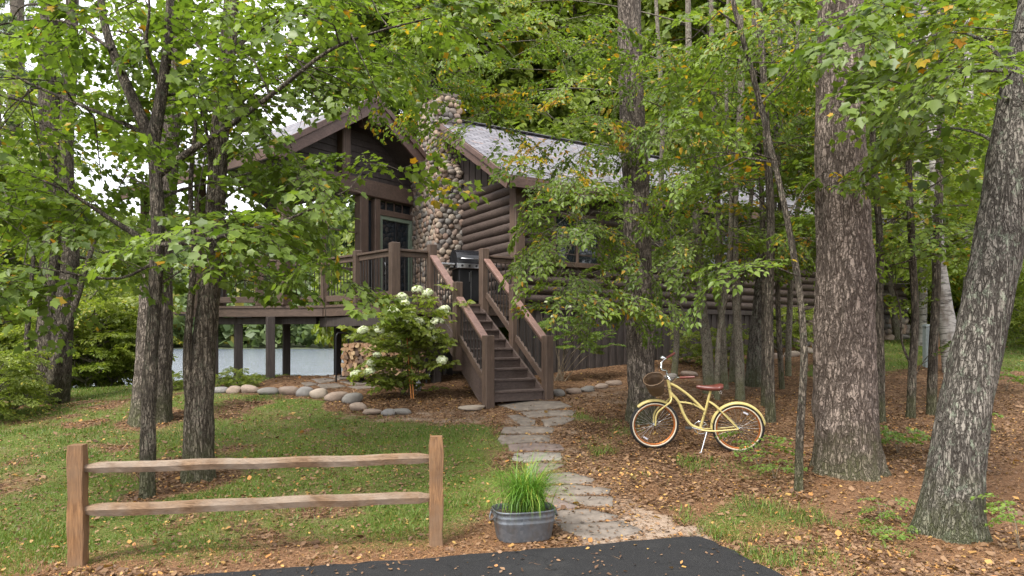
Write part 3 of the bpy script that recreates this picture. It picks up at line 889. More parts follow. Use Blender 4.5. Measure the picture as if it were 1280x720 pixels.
# gable triangle of vertical siding
mb = MB()
tri = lambda s: EAVE + (3.55 - abs(s)) * .587
n = 46
for i in range(n):
    s0 = -3.5 + 7.0 * i / n; s1 = s0 + 7.0 / n - .012
    a = WA + UX * s0 - RX * (.05 + .016 * (i % 2)); b = WA + UX * s1 - RX * (.05 + .016 * (i % 2))
    z0, z1 = tri(s0), tri(s1)
    v = [wz(a, EAVE - .02), wz(b, EAVE - .02), wz(b, z1), wz(a, z0)]
    mb.add(v + [p + RX * .14 for p in v], [(0, 1, 2, 3), (7, 6, 5, 4), (0, 4, 5, 1), (1, 5, 6, 2), (2, 6, 7, 3), (3, 7, 4, 0)])
mb.build('gable_siding', M['dark_siding'], cabin)

# skirt of vertical ribs, then a cobblestone foundation further along
mb = MB(); L1 = 9.2
for i in range(int(L1 / .105)):
    s = .05 + i * .105
    p = WC + RX * s - UX * (.03 if i % 2 else .06)
    box(mb, wz(p, (DZ + .35) / 2), (.104, .06, DZ - .35), 0, (RX, UX, Zv))
mb.build('skirt_siding', M['dark_siding'], cabin)
mb = MB(); beam(mb, wz(WC - RX * .05 - UX * .1, DZ - .02), wz(WC + RX * 15 - UX * .1, DZ - .02), .07, .12); mb.build('sill_beam', M['dark_siding'], cabin)

_ico = {}
def stone(mb, c, ax, sx, sy, sz, mat=0, rough=.12, sub=2, pw=.85):
    if sub not in _ico:
        bm = bmesh.new(); bmesh.ops.create_icosphere(bm, subdivisions=sub, radius=1)
        bm.verts.ensure_lookup_table(); _ico[sub] = (np.array([v.co[:] for v in bm.verts]), [tuple(v.index for v in f.verts) for f in bm.faces]); bm.free()
    V, Fc = _ico[sub]
    ph = [R.uniform(0, 6.28) for _ in range(4)]
    f = 1 + rough * (np.sin(V[:, 0] * 2.3 + ph[0]) * np.cos(V[:, 1] * 2.1 + ph[1]) + .6 * np.sin(V[:, 2] * 3.1 + ph[2] + V[:, 0] * 1.7))
    Q = V * f[:, None]; Q = np.sign(Q) * np.abs(Q) ** pw
    a = np.array([list(q) for q in ax])
    W_ = Q[:, :1] * sx * a[0] + Q[:, 1:2] * sy * a[1] + Q[:, 2:] * sz * a[2] + np.array(c)
    mb.add([tuple(p) for p in W_], Fc, mat, True)

def cobble_face(mb, o, ax_u, ax_n, w, z0, z1, size=.150, skip=None):
    """cobbles over a vertical face: o = its lower corner, ax_u along, ax_n outward"""
    rows = int((z1 - z0) / (size * .82))
    for j in range(rows):
        z = z0 + (j + .5) * (z1 - z0) / rows
        cols = max(1, int(w / size))
        for i in range(cols):
            s = (i + .5 + (.25 if j % 2 else -.25) + R.uniform(-.13, .13)) * w / cols
            s = min(max(s, .04), w - .04)
            zz = z + R.uniform(-.022, .022)
            if skip and skip(s, zz): continue
            k = R.uniform(.86, 1.16) * size * .5; an = R.uniform(-.7, .7)
            a = ax_u * math.cos(an) + Zv * math.sin(an); b = Zv * math.cos(an) - ax_u * math.sin(an)
            stone(mb, o + ax_u * s + ax_n * R.uniform(-.012, .02) + Zv * zz, (a, b, ax_n), k * R.uniform(1.0, 1.3), k * R.uniform(.85, 1.08), size * .30, 0, .26, 2, .70)

# chimney
chim = MB(); core = MB()
cw, cdp, csh = 1.75, .72, 5.75
c0 = WA - RX * (cdp / 2 + .02)
box(core, wz(c0, (.8 + csh) / 2), (cdp, cw, csh - .8), 0, (RX, UX, Zv))
uw = 1.08
c1 = WA - RX * (cdp / 2 - .06) - UX * .02
box(core, wz(c1, (csh + 7.75) / 2), (.66, uw, 7.75 - csh), 0, (RX, UX, Zv))
# sloping shoulders
sh = [wz(c0 + UX * sg * cw / 2, csh) for sg in (-1, 1)]
for sg in (-1, 1):
    a = c0 + UX * sg * cw / 2; b = c1 + UX * sg * uw / 2
    f = -RX * cdp / 2; bk = RX * cdp / 2
    v = [wz(a + f, csh - .3), wz(a + bk, csh - .3), wz(b + bk, csh - .3), wz(b + f, csh - .3), wz(b + f, csh + .45), wz(b + bk, csh + .45)]
    core.add(v, [(0, 1, 5, 4), (0, 4, 3), (1, 2, 5), (0, 3, 2, 1)])
co_ = core.build('chimney', M['mortar'], cabin)
lo = 1.0
fcor = WA - RX * (cdp + .02) - UX * cw / 2
cobble_face(chim, wz(fcor, 0), UX, -RX, cw, lo, csh)
cobble_face(chim, wz(WA - RX * .05 - UX * cw / 2, 0), -RX, -UX, cdp, lo, csh)
# shoulder and shaft stones
shw = lambda z: cw / 2 + (uw / 2 - cw / 2) * min(1, max(0, (z - csh) / .5))
cobble_face(chim, wz(fcor, 0), UX, -RX, cw, csh, csh + .5, skip=lambda s, z: abs(s - cw / 2) > shw(z))
for q in range(5):
    for sg in (-1, 1):
        for e in range(3):
            p = c0 + UX * sg * (cw / 2 - q * .09) - RX * (cdp / 2 - .15 - e * .22)
            stone(chim, wz(p, csh + .03 + q * .095), (UX, RX, Zv), .1, .11, .07)
c1f = c1 - RX * .33 - UX * uw / 2
cobble_face(chim, wz(c1f, 0), UX, -RX, uw, csh + .45, 7.75)
cobble_face(chim, wz(c1 + RX * .33 - UX * uw / 2, 0), -RX, -UX, .66, csh - .2, 7.75)
chim.build('cobblestones', M['cobble'], co_)
mb = MB(); box(mb, wz(c1, 7.80), (.86, 1.12, .10), 0, (RX, UX, Zv), .01); mb.build('chimney_crown', M['mortar'], co_)
mb = MB()
for sx in (-1, 1):
    for sy in (-1, 1):
        q = wz(c1 + RX * .25 * sx + UX * .35 * sy, 0); tube(mb, [q + Zv * 7.84, q + Zv * 8.08], .015, 6)
cp = [wz(c1 + RX * .4 * a + UX * .52 * b, 8.06) for a, b in ((-1, -1), (1, -1), (1, 1), (-1, 1))]
mb.add(cp + [wz(c1, 8.20)], [(0, 1, 4), (1, 2, 4), (2, 3, 4), (3, 0, 4), (3, 2, 1, 0)])
mb.build('chimney_cap', M['black_metal'], co_)

def uv_quad_mesh(name, quads, th, mats, parent):
    """roof slabs with a UV map in metres (u along the eave, v up the slope)"""
    o = origin_of(parent); vs = []; fs = []; uv = []; mi = []
    for q in quads:
        q = [Vector(p) for p in q]; a, b, c, d = q                    # eave a-b, ridge c-d
        e = (b - a).normalized(); nrm = e.cross((d - a)).normalized(); u2 = nrm.cross(e)
        k = len(vs); lo = [p - Zv * th for p in q]; vs += [p - o for p in q + lo]
        F_ = [(0, 1, 2, 3), (7, 6, 5, 4), (0, 4, 5, 1), (1, 5, 6, 2), (2, 6, 7, 3), (3, 7, 4, 0)]
        allp = q + lo
        for i, f in enumerate(F_):
            fs.append([j + k for j in f]); mi.append(0 if i == 0 else 1)
            for j in f: uv.append(((allp[j] - a).dot(e), (allp[j] - a).dot(u2)))
    me = bpy.data.meshes.new(name); me.from_pydata([tuple(v) for v in vs], [], fs)
    for m in mats: me.materials.append(m)
    me.polygons.foreach_set('material_index', mi)
    l = me.uv_layers.new(name='UVMap'); l.data.foreach_set('uv', np.array(uv, np.float32).ravel())
    me.update(); return link(name, me, parent)

LR = 15.8
roof = uv_quad_mesh('roof', [(RE, RE + RX * LR, RA + RX * LR, RA),
                             (RA + UX * 3.9 - Zv * 2.29 + RX * LR, RA + UX * 3.9 - Zv * 2.29, RA - RX * .0 + Zv * .003, RA + RX * LR + Zv * .003)], .07, [M['roof_shingle'], M['fascia_wood']], cabin)
mb = MB()
sl = (RA - RE).normalized(); nr = sl.cross(RX).normalized()
if nr.z < 0: nr = -nr
beam(mb, RE - Zv * .17 - RX * .025, RA - Zv * .17 - RX * .025, .05, .26, 0, .005, nr)
beam(mb, RE - Zv * .09 - RX * .07 + nr * .03, RA - Zv * .09 - RX * .07 + nr * .03, .04, .11, 0, .005, nr)
LE = RA + UX * 3.9 - Zv * 2.29
beam(mb, LE - Zv * .17 - RX * .027, RA - Zv * .17 - RX * .027, .05, .26, 0, .005)
beam(mb, RE - Zv * .16 - UX * .03, RE + RX * LR - Zv * .16 - UX * .03, .05, .20)
mb.build('fascia', M['fascia_wood'], roof)
mb = MB()                     # soffit boards under the rake overhang
for sgn, e0 in ((1, RE),):
    v = [e0 - Zv * .24 - RX * .02, RA - Zv * .24 - RX * .02, RA - Zv * .24 + RX * .5, e0 - Zv * .24 + RX * .5]
    slab(mb, v, .03)
v = [RE - Zv * .25, RE - Zv * .25 + RX * LR, RE - Zv * .05 + RX * LR + UX * .5, RE - Zv * .05 + UX * .5]
slab(mb, v, .03)
mb.build('soffit', M['dark_siding'], roof)
mb = MB()
for i in range(60):
    beam(mb, RA + RX * (i * .26) + Zv * .012 - UX * .001, RA + RX * (i * .26 + .25) + Zv * .016, .3, .02)
mb.build('ridge_cap', M['ridge_grey'], roof)

# far wing of the cabin seen between the trunks: cobblestone foundation
mb = MB(); mc = MB()
fo = WC + RX * 9.3 - UX * .12
box(mc, wz(WC + RX * 12.1 + UX * .1, 1.6), (5.8, .4, 1.55), 0, (RX, UX, Zv))
fnd = mc.build('foundation', M['mortar'], cabin)
cobble_face(mb, wz(fo, 0), RX, -UX, 5.7, 1.15, DZ - .06, .19)
mb.build('cobblestones', M['cobble'], fnd)

# window in the long wall
def cabin_window(s, z0, w, h):
    c = WC + RX * s - UX * .12
    f = MB()
    for (a, b) in (((-w / 2, z0), (w / 2, z0)), ((-w / 2, z0 + h), (w / 2, z0 + h))):
        beam(f, wz(c + RX * (a[0] - .06), a[1]), wz(c + RX * (b[0] + .06), b[1]), .09, .11)
    for a in (-w / 2, w / 2, 0):
        beam(f, wz(c + RX * a, z0 + .055), wz(c + RX * a, z0 + h - .055), .085, .10 if a else .05, up=RX)
    fo_ = f.build('window', M['deck_wood_v'], cabin)
    p = MB(); box(p, wz(c + UX * .02, z0 + h / 2), (w, .02, h), 0, (RX, UX, Zv)); p.build('pane', M['window_glass'], fo_)
cabin_window(1.5, 3.35, 1.3, 1.1); cabin_window(6.2, 3.35, 1.5, 1.1); cabin_window(11.6, 3.4, 1.3, 1.0)

# ---- the gabled wing with the porch, to the left of the chimney
PH = math.radians(52)
DX = Vector((math.cos(PH), math.sin(PH), 0)); NX = Vector((-math.sin(PH), math.cos(PH), 0))     # along its front, and back along its ridge
PK = P(468, 121, 16.0)
pt = math.tan(math.radians(33))
SL, SR = 2.6, 2.0
rl = PK - DX * SL - Zv * SL * pt; rr = PK + DX * SR - Zv * SR * pt
BK = 7.5
wr = uv_quad_mesh('roof', [(rl + NX * BK, rl, PK, PK + NX * BK), (rr, rr + NX * BK, PK + NX * BK + Zv * .003, PK + Zv * .003)], .08, [M['roof_shingle'], M['fascia_wood']], cabin)
mb = MB()
for (a, dd) in ((rl, -1), (rr, 1)):
    nrm = (DX * dd * math.sin(math.radians(33)) + Zv * math.cos(math.radians(33)))
    beam(mb, a - Zv * .19 - NX * .03, PK - Zv * .19 - NX * (.03 + .002 * dd), .06, .30, 0, .006, nrm)
    beam(mb, a - Zv * .06 - NX * .085 + nrm * .02, PK - Zv * .06 - NX * (.085 + .002 * dd) + nrm * .02, .05, .12, 0, .006, nrm)
beam(mb, rl - Zv * .17 - DX * .03, rl - Zv * .17 - DX * .03 + NX * BK, .05, .2)
mb.build('fascia', M['fascia_wood'], wr)
mb = MB()
slab(mb, [rl - Zv * .16, PK - Zv * .16, PK - Zv * .16 + NX * BK, rl - Zv * .16 + NX * BK], .04)
slab(mb, [PK - Zv * .163, rr - Zv * .16, rr - Zv * .16 + NX * BK, PK - Zv * .163 + NX * BK], .04)
mb.build('soffit', M['dark_siding'], wr)
SB = .8                                             # the wall stands back under the overhang
W0 = wz(PK, 0) + NX * SB
def wp(s, z, n=0): return wz(W0 + DX * s - NX * n, z)
zr = lambda s: PK.z - .22 - abs(s) * pt
HD = 5.55                                           # underside of the gable siding
mb = MB()                                           # clapboards of the gable
z = HD; 
while z < PK.z - .35:
    a = max(-1.95, -(PK.z - .24 - z) / pt); b = min(2.05, (PK.z - .24 - z) / pt)
    a2 = max(-1.95, -(PK.z - .24 - z - .16) / pt); b2 = min(2.05, (PK.z - .24 - z - .16) / pt)
    if b2 <= a2: break
    v = [wp(a, z, .035), wp(b, z, .035), wp(b2, z + .165, .008), wp(a2, z + .165, .008)]
    mb.add(v + [p + NX * .08 for p in v], [(0, 1, 2, 3), (7, 6, 5, 4), (0, 4, 5, 1), (1, 5, 6, 2), (2, 6, 7, 3), (3, 7, 4, 0)])
    z += .165
mb.build('gable_siding', M['dark_siding'], cabin)
# timber: truss, king post, ridge beam end, header beam, porch posts
mb = MB(); box(mb, PK - Zv * .50 + NX * .16, (.28, .5, .34), 0, (DX, NX, Zv), .015); mb.build('ridge_beam', M['fascia_wood'], cabin)
mb = MB(); beam(mb, wp(-.35, HD - .1, .12), wp(-.35, zr(-.35), .12), .24, .24, 0, .02, NX); mb.build('king_post', M['deck_wood_v'], cabin)
mb = MB(); beam(mb, wp(-2.0, HD - .19, .09), wp(2.12, HD - .19, .09), .26, .40, 0, .02); mb.build('header_beam', M['deck_wood'], cabin)
for s, w in ((.24, .26), (.66, .18), (1.98, .22), (-1.9, .26)):
    mb = MB(); beam(mb, wp(s, DZ, .05), wp(s, HD - .39, .05), w, .24, 0, .02, NX); mb.build('post', M['deck_wood_v'], cabin)
mb = MB(); beam(mb, wp(.75, 4.84, .055), wp(1.87, 4.84, .055), .2, .14); mb.build('lintel', M['deck_wood'], cabin)
mb = MB(); box(mb, wp(1.31, 5.03, .0), (1.12, .03, .24), 0, (DX, NX, Zv)); 
tw = mb.build('transom_window', M['window_glass'], cabin)
for s in (1.03, 1.31, 1.59):
    mb = MB(); beam(mb, wp(s, 4.91, .03), wp(s, 5.16, .03), .03, .04, up=DX); mb.build('glazing_bar', M['deck_wood_v'], tw)
# glass door with pale green trim
mb = MB()
beam(mb, wp(.80, DZ + .03, .08), wp(.80, 4.77, .08), .09, .10, up=DX); beam(mb, wp(1.82, DZ + .03, .08), wp(1.82, 4.77, .08), .09, .10, up=DX)
beam(mb, wp(.845, 4.72, .08), wp(1.775, 4.72, .08), .09, .10)
beam(mb, wp(.845, DZ + .09, .08), wp(1.775, DZ + .09, .08), .09, .12)
dr = mb.build('door', M['green_trim'], cabin)
mb = MB(); box(mb, wp(1.31, 3.6, .05), (.96, .02, 2.2), 0, (DX, NX, Zv)); mb.build('pane', M['window_glass'], dr)
mb = MB(); beam(mb, wp(1.33, DZ + .15, .075), wp(1.33, 4.67, .075), .05, .05, up=DX); mb.build('mullion', M['black_metal'], dr)
mb = MB(); tube(mb, [wp(.95, 3.3, .09), wp(.95, 3.45, .13), wp(.95, 3.6, .09)], .012, 8); mb.build('handle', M['steel'], dr)
mb = MB(); box(mb, wp(.47, 3.75, .0), (.2, .03, 2.7), 0, (DX, NX, Zv)); mb.build('side_window', M['window_glass'], cabin)
# screened bay of the porch: thin bars between the posts
mb = MB()
beam(mb, wp(-1.76, 3.35, .03), wp(.1, 3.35, .03), .06, .08); beam(mb, wp(-1.76, 4.25, .03), wp(.1, 4.25, .03), .04, .03)
beam(mb, wp(-.85, DZ, .032), wp(-.85, HD - .39, .032), .07, .08, up=NX)
mb.build('porch_frame', M['deck_wood'], cabin)
for (n_, s) in ((3.6, -1.9), (6.6, -1.9)):
    mb = MB(); beam(mb, wp(s, DZ, -n_), wp(s, rl.z + .3, -n_), .22, .22, 0, .02, NX); mb.build('post', M['deck_wood_v'], cabin)
# little vent cap on the main roof left of the chimney
# ------------------------------------------------------------------ the deck
T0 = Vector((-1.09, 13.9, 0))                                # where the stairs meet the deck
A0 = T0 - RX * 1.45
R0 = T0 + RX * 1.5
pl = [A0, R0, WC - UX * .02 - RX * .13, WA - RX * .13 + UX * 1.0, W0 + DX * 2.15 + NX * .2, W0 + DX * 2.15 + NX * 6.5, W0 - DX * 2.1 + NX * 6.5, Vector((-7.6, 17.8, 0)), Vector((-7.1, 15.15, 0)), Vector((-4.1, 14.75, 0)), Vector((-3.25, 14.05, 0))]
deck = thing('wooden_deck', 'raised dark brown deck with baluster railings in front of cabin', 'deck', (A0.x, A0.y, .8), world=True)
mb = MB(); n = len(pl)
top = [wz(p, DZ) for p in pl]; lo = [wz(p, DZ - .05) for p in pl]
mb.add(top + lo, [tuple(range(n)), tuple(range(2 * n - 1, n - 1, -1))] + [(i, i + n, (i + 1) % n + n, (i + 1) % n) for i in range(n)])
mb.build('deck_boards', M['deck_wood'], deck)
edge = [R0, T0 + RX * .56, T0 - RX * .56, A0, pl[10], pl[9], pl[8], pl[7]]
mb = MB()
for i in range(7):
    a, b = edge[i], edge[i + 1]; d = (b - a).normalized(); o = Vector((d.y, -d.x, 0)) * -1
    if o.y > 0: o = -o
    beam(mb, wz(a, DZ - .145) - o * .05, wz(b, DZ - .145) - o * .05, .05, .19, 0, .004)
mb.build('rim_board', M['deck_wood'], deck)
mb = MB()
beam(mb, wz(A0 + UX * .35 + RX * .1, DZ - .36), wz(R0 + UX * .3, DZ - .36), .14, .24)
beam(mb, wz(Vector((-7.0, 15.5, 0)), DZ - .32), wz(Vector((-4.3, 15.1, 0)), DZ - .32), .14, .16)
beam(mb, wz(A0 + UX * .4, DZ - .362), wz(Vector((-4.2, 15.1, 0)), DZ - .362), .14, .2)
beam(mb, wz(Vector((-6.6, 17.4, 0)), DZ - .17), wz(Vector((1.0, 16.5, 0)) - RX * .9, DZ - .17), .14, .2)
mb.build('joist', M['dark_siding'], deck)
for (x, y, w) in ((P(338, 0, 14.95).x, 14.95, .17), (P(298, 0, 15.4).x, 15.4, .17), (P(358, 0, 16.6).x, 16.6, .16), (P(449, 0, 14.6).x, 14.6, .17), (P(545, 0, 14.1).x, 14.1, .17), (P(560, 0, 16.4).x, 16.4, .17), (P(268, 0, 17.2).x, 17.2, .17), (P(422, 0, 17.4).x, 17.4, .16)):
    zb = gz(x, y) - .1
    mb = MB(); box(mb, (x, y, (zb + DZ - .24) / 2), (w, w, DZ - .24 - zb), 0, (RX, UX, Zv), .01); mb.build('support_post', M['dark_siding'], deck)

_bal = {}
def baluster(parent, p, L, tilt=None):
    key = round(L, 3)
    if key not in _bal:
        m = MB(); tube(m, [(0, 0, 0), (0, 0, L)], .0115, 6); 
        me = bpy.data.meshes.new('baluster'); me.from_pydata(m.v, [], m.f); me.materials.append(M['baluster_metal']); _bal[key] = me
    o = link('baluster', _bal[key], parent); o.location = Vector(p) - origin_of(parent); return o

def rail_post(parent, p, z0, z1, w=.16, ax=None, name='railing_post'):
    mb = MB(); h = z1 - z0
    box(mb, (p.x, p.y, (z0 + z1) / 2), (w, w, h), 0, ax or (RX, UX, Zv), .012)
    return mb.build(name, M['deck_wood_v'], parent)

def rail_run(parent, a, b, z=DZ, post_a=True, post_b=True, zt=1.0):
    """level railing between posts at a and b"""
    d = (b - a).normalized(); L = (b - a).length
    mb = MB(); i0, i1 = a + d * .08, b - d * .08
    beam(mb, wz(i0, z + zt), wz(i1, z + zt), .14, .045); beam(mb, wz(i0, z + zt - .075), wz(i1, z + zt - .075), .045, .10)
    r = mb.build('railing', M['deck_wood'], parent)
    mb = MB(); beam(mb, wz(i0, z + .14), wz(i1, z + .14), .05, .13); mb.build('bottom_rail', M['deck_wood'], r)
    n = max(2, int((L - .16) / .100))
    for i in range(n):
        baluster(r, wz(a + d * (.08 + (L - .16) * (i + .5) / n), z + .2), zt - .32)
ins = lambda p, q: p
PA = A0 + UX * .06 + RX * .06
PT1, PT2 = T0 - RX * .56 + UX * .06, T0 + RX * .56 + UX * .06
P3 = pl[10] + Vector((.05, .08, 0)); P2 = pl[9] + Vector((.03, .1, 0)); P1 = P2.lerp(pl[8], .5) + Vector((0, .1, 0)); P0 = pl[8] + Vector((.1, .12, 0)); PB = pl[7] + Vector((.1, -.1, 0)); PR = R0 + UX * .06 - RX * .1
for p in (P3, P2, P1, P0, PB, PR): rail_post(deck, p, DZ + .001, DZ + 1.1)
rail_post(deck, PA - UX * .09, DZ - .26, DZ + 1.13, .18)
rail_run(deck, PA, P3); rail_run(deck, P3, P2); rail_run(deck, P2, P1); rail_run(deck, P1, P0); rail_run(deck, P0, PB); rail_run(deck, PT1, PA); rail_run(deck, PR, PT2)

# ------------------------------------------------------------------ the staircase
B0 = T0 - UX * 2.36
BZ = .60
stair = thing('staircase', 'straight dark brown wooden staircase with rails up to the deck', 'staircase', (B0.x, B0.y, BZ), world=True)
NR = 10; rise = (DZ - BZ) / NR; run = 2.36 / (NR - 1)
def sp(s, t, z): return wz(B0 + UX * s + RX * t, z)
HW = .50
for sg in (-1, 1):
    mb = MB(); t0, t1 = HW * sg, (HW + .045) * sg
    pf = [(-.02, BZ - .12), (.34, BZ - .12), (2.36, DZ - .46), (2.36, DZ - .06), (-.02, BZ + .14)]
    v = [sp(s, t0, z) for s, z in pf] + [sp(s, t1, z) for s, z in pf]
    f = [(0, 1, 2, 3, 4), (9, 8, 7, 6, 5)] + [(i, i + 5, (i + 1) % 5 + 5, (i + 1) % 5) for i in range(5)]
    mb.add(v, f if sg > 0 else [q[::-1] for q in f]); mb.build('stringer', M['tread_wood'], stair)
for i in range(NR - 1):
    z = BZ + rise * (i + 1)
    mb = MB(); beam(mb, sp(run * i + .13, -HW, z - .02), sp(run * i + .13, HW, z - .02), .30, .04, 0, .006); mb.build('tread', M['tread_wood'], stair)
for i in range(NR):
    z = BZ + rise * i
    mb = MB(); beam(mb, sp(run * i + .03, -HW + .004, z + rise / 2 - .02), sp(run * i + .03, HW - .004, z + rise / 2 - .02), .025, rise - .042 if i else rise - .02, 0, .002); mb.build('riser', M['tread_wood'], stair)
slope = (DZ - BZ) / 2.36
PW = .575
def zl(s): return BZ + slope * s
for sg in (-1, 1):
    t = PW * sg + .03 * sg
    gzb = gz(*sp(0, t, 0).xy)
    rail_post(stair, sp(.02, t, 0), gzb - .1, BZ + 1.13, .165, name='newel_post')
    rail_post(stair, sp(1.18, t, 0), zl(1.18) - .42, zl(1.18) + 1.22, .15, name='newel_post')
    rail_post(stair, wz(PT1 if sg < 0 else PT2, 0) - UX * .06 + RX * .03 * sg, DZ - .3, DZ + 1.15, .165, name='newel_post')
    for s0, s1 in ((.10, 1.10), (1.26, 2.26)):
        mb = MB(); zt = 1.03
        beam(mb, sp(s0, t, zl(s0) + zt - .04), sp(s1, t, zl(s1) + zt - .04), .145, .045, 0, .008)
        beam(mb, sp(s0, t, zl(s0) + zt - .12), sp(s1, t, zl(s1) + zt - .12), .045, .09, 1)
        hr = mb.build('handrail', [M['rail_wood'], M['deck_wood']], stair)
        mb = MB(); beam(mb, sp(s0, t, zl(s0) + .26), sp(s1, t, zl(s1) + .26), .05, .12)
        mb.build('bottom_rail', M['deck_wood'], hr)
        nb = 8
        for i in range(nb):
            s = s0 + (s1 - s0) * (i + .5) / nb
            baluster(hr, sp(s, t, zl(s) + .3), .60)

# ------------------------------------------------------------------ stepping stones, boulders
def flag_poly(px, mat, label, k, off=(560, 480), sc=3.43, th=.05, lift=.014):
    pts = [at_ground(x / sc + off[0], y / sc + off[1]) for x, y in px]
    cc = sum(pts, Vector()) / len(pts); pts = [cc + (p - cc) * 1.05 for p in pts]
    out = []
    for i in range(len(pts)):
        a, b = pts[i], pts[(i + 1) % len(pts)]; n = max(2, int((b - a).length / .06))
        nn = Vector((b.y - a.y, a.x - b.x, 0)).normalized()
        for j in range(n):
            p = a.lerp(b, j / n) + nn * (R.uniform(-.005, .005) + .006 * math.sin(j * .7 + i)) * (1 if j else .3)
            out.append(p)
    c = sum(out, Vector()) / len(out)
    mb = MB(); n = len(out)
    mz = max(p.z for p in out) - c.z
    def up(p, dz, s): q = c + (p - c) * s; return (q.x - c.x, q.y - c.y, (gz(q.x, q.y) - gz(c.x, c.y)) * .8 + dz)
    r0 = [up(p, -.05, 1.0) for p in out]; r1 = [up(p, lift - .012, 1.0) for p in out]; r2 = [up(p, lift + R.uniform(-.002, .002), .97) for p in out]; r3 = [up(p, lift + R.uniform(-.002, .002), .6) for p in out]
    vs = r0 + r1 + r2 + r3 + [(0, 0, lift)]
    fs = []
    for L_ in range(3): fs += [(i + L_ * n, (i + 1) % n + L_ * n, (i + 1) % n + (L_ + 1) * n, i + (L_ + 1) * n) for i in range(n)]
    fs += [(i + 3 * n, (i + 1) % n + 3 * n, 4 * n) for i in range(n)]
    mb.add(vs, fs, 0, True)
    o = mb.build('flagstone', M[mat]); o.location = (c.x, c.y, gz(c.x, c.y))
    bm = bmesh.new(); bm.from_mesh(o.data); bmesh.ops.recalc_face_normals(bm, faces=bm.faces); bm.to_mesh(o.data); bm.free()
    tag(o, label, 'flagstone', k); return o
FL = [
 ([(215, 92), (330, 72), (480, 75), (525, 100), (420, 112), (310, 118)], 'flagstone_grey', 'large grey flagstone lying right at the foot of the staircase'),
 ([(318, 124), (420, 115), (545, 115), (530, 136), (350, 146)], 'flagstone_grey', 'long grey flagstone just below the slab at the stair foot'),
 ([(255, 138), (300, 132), (378, 160), (362, 181), (310, 178), (290, 160)], 'flagstone_grey', 'small pointed dark flagstone on the left edge near the stairs'),
 ([(402, 157), (480, 142), (545, 148), (500, 172), (420, 185)], 'flagstone_grey', 'small flagstone on the right edge beside the pointed dark one'),
 ([(240, 188), (330, 183), (450, 190), (445, 210), (340, 216), (232, 214)], 'flagstone_grey', 'grey flagstone spanning the path just below the two small ones'),
 ([(225, 224), (330, 220), (435, 223), (428, 248), (235, 258), (218, 240)], 'flagstone_grey', 'bluish grey slab next above the pinkish flagstone of the path'),
 ([(262, 264), (370, 254), (480, 264), (495, 285), (270, 290)], 'flagstone_pink', 'pinkish flagstone in the middle of the path above the palest one'),
 ([(285, 302), (380, 295), (480, 300), (482, 328), (330, 336), (278, 328)], 'flagstone_pale', 'palest flagstone in the middle of the stepping path'),
 ([(335, 347), (410, 340), (505, 350), (430, 380), (350, 390)], 'flagstone_pink', 'brownish flagstone right behind the grass in the tub'),
 ([(430, 390), (520, 380), (625, 415), (610, 430), (415, 430)], 'flagstone_grey', 'grey flagstone where the path bends right behind the tub'),
 ([(415, 442), (540, 434), (695, 455), (680, 475), (480, 480), (410, 475)], 'flagstone_grey', 'wide grey flagstone to the right of the tub grass'),
 ([(465, 484), (560, 486), (705, 490), (700, 525), (600, 528), (510, 508)], 'flagstone_grey', 'pointed grey flagstone above the purplish sliver by the tub'),
 ([(420, 492), (458, 490), (555, 530), (540, 537), (440, 535)], 'flagstone_pink', 'purplish sliver of flagstone touching the right side of the tub'),
 ([(455, 547), (600, 542), (735, 575), (680, 590), (560, 602), (455, 598)], 'flagstone_grey', 'brown grey flagstone next to last before the asphalt drive'),
 ([(470, 607), (600, 602), (745, 592), (830, 635), (690, 668), (590, 668), (500, 630)], 'flagstone_grey', 'largest last flagstone meeting the asphalt drive'),
]
for px, m, lb in FL: flag_poly(px, m, lb, 'flagstones of the stepping path')
for px in ([(0, 528), (70, 520), (130, 535), (40, 548)], [(90, 512), (180, 505), (230, 520), (140, 530)], [(150, 540), (250, 530), (330, 545), (230, 560)], [(20, 555), (130, 548), (180, 565), (60, 578)], [(190, 566), (290, 560), (345, 570), (240, 580)], [(-60, 545), (-10, 540), (30, 553), (-30, 565)]):
    flag_poly(px, 'flagstone_grey', 'flat grey patio flagstone under the deck beside the woodpile', 'patio flagstones beside the woodpile', (390, 350), 4.233)

def boulder(u, v, w, h, label, group):
    p = at_ground(u, v); k = p.y / F
    mb = MB(); an = R.uniform(0, 3.1)
    W_ = w * k / 2; H_ = h * k * R.uniform(.42, .56)
    stone(mb, (0, 0, H_ * .55), ((math.cos(an * .2), math.sin(an * .2), 0), (-math.sin(an * .2), math.cos(an * .2), 0), (0, 0, 1)), W_, W_ * R.uniform(.6, .8), H_, 0, .20, 3)
    o = mb.build('boulder', M['boulder_stone']); o.location = p
    tag(o, label, 'boulder', group)
for (u, v, w, h) in ((276, 491, 20, 10), (294, 491, 20, 11), (312, 491, 22, 12), (361, 493, 25, 13), (381, 495, 20, 13), (400, 497, 24, 14), (420, 500, 28, 15)):
    boulder(u, v, w, h, 'rounded tan boulder edging the garden bed in front of the deck', 'boulders edging the bed at the left')
boulder(338, 492, 28, 9, 'flat bluish grey stone in the row of tan boulders edging the bed', 'boulders edging the bed at the left')
for (u, v, w, h) in ((440, 503, 24, 14), (447, 513, 22, 11), (464, 517, 22, 8), (487, 518, 20, 8), (502, 517, 24, 8)):
    boulder(u, v, w, h, 'low grey boulder edging the mulch below the white hydrangea', 'boulders below the hydrangea')
boulder(590, 511, 32, 7, 'flat grey stone alone in the mulch left of the stair foot', None)
for (u, v, w, h) in ((697, 495, 17, 10), (716, 492, 20, 9), (735, 489, 20, 8), (752, 485, 18, 8), (768, 481, 22, 9), (838, 474, 18, 8), (862, 470, 20, 8), (915, 460, 16, 7)):
    boulder(u, v, w, h, 'grey boulder edging the dirt trail right of the stairs', 'boulders edging the trail right of the stairs')
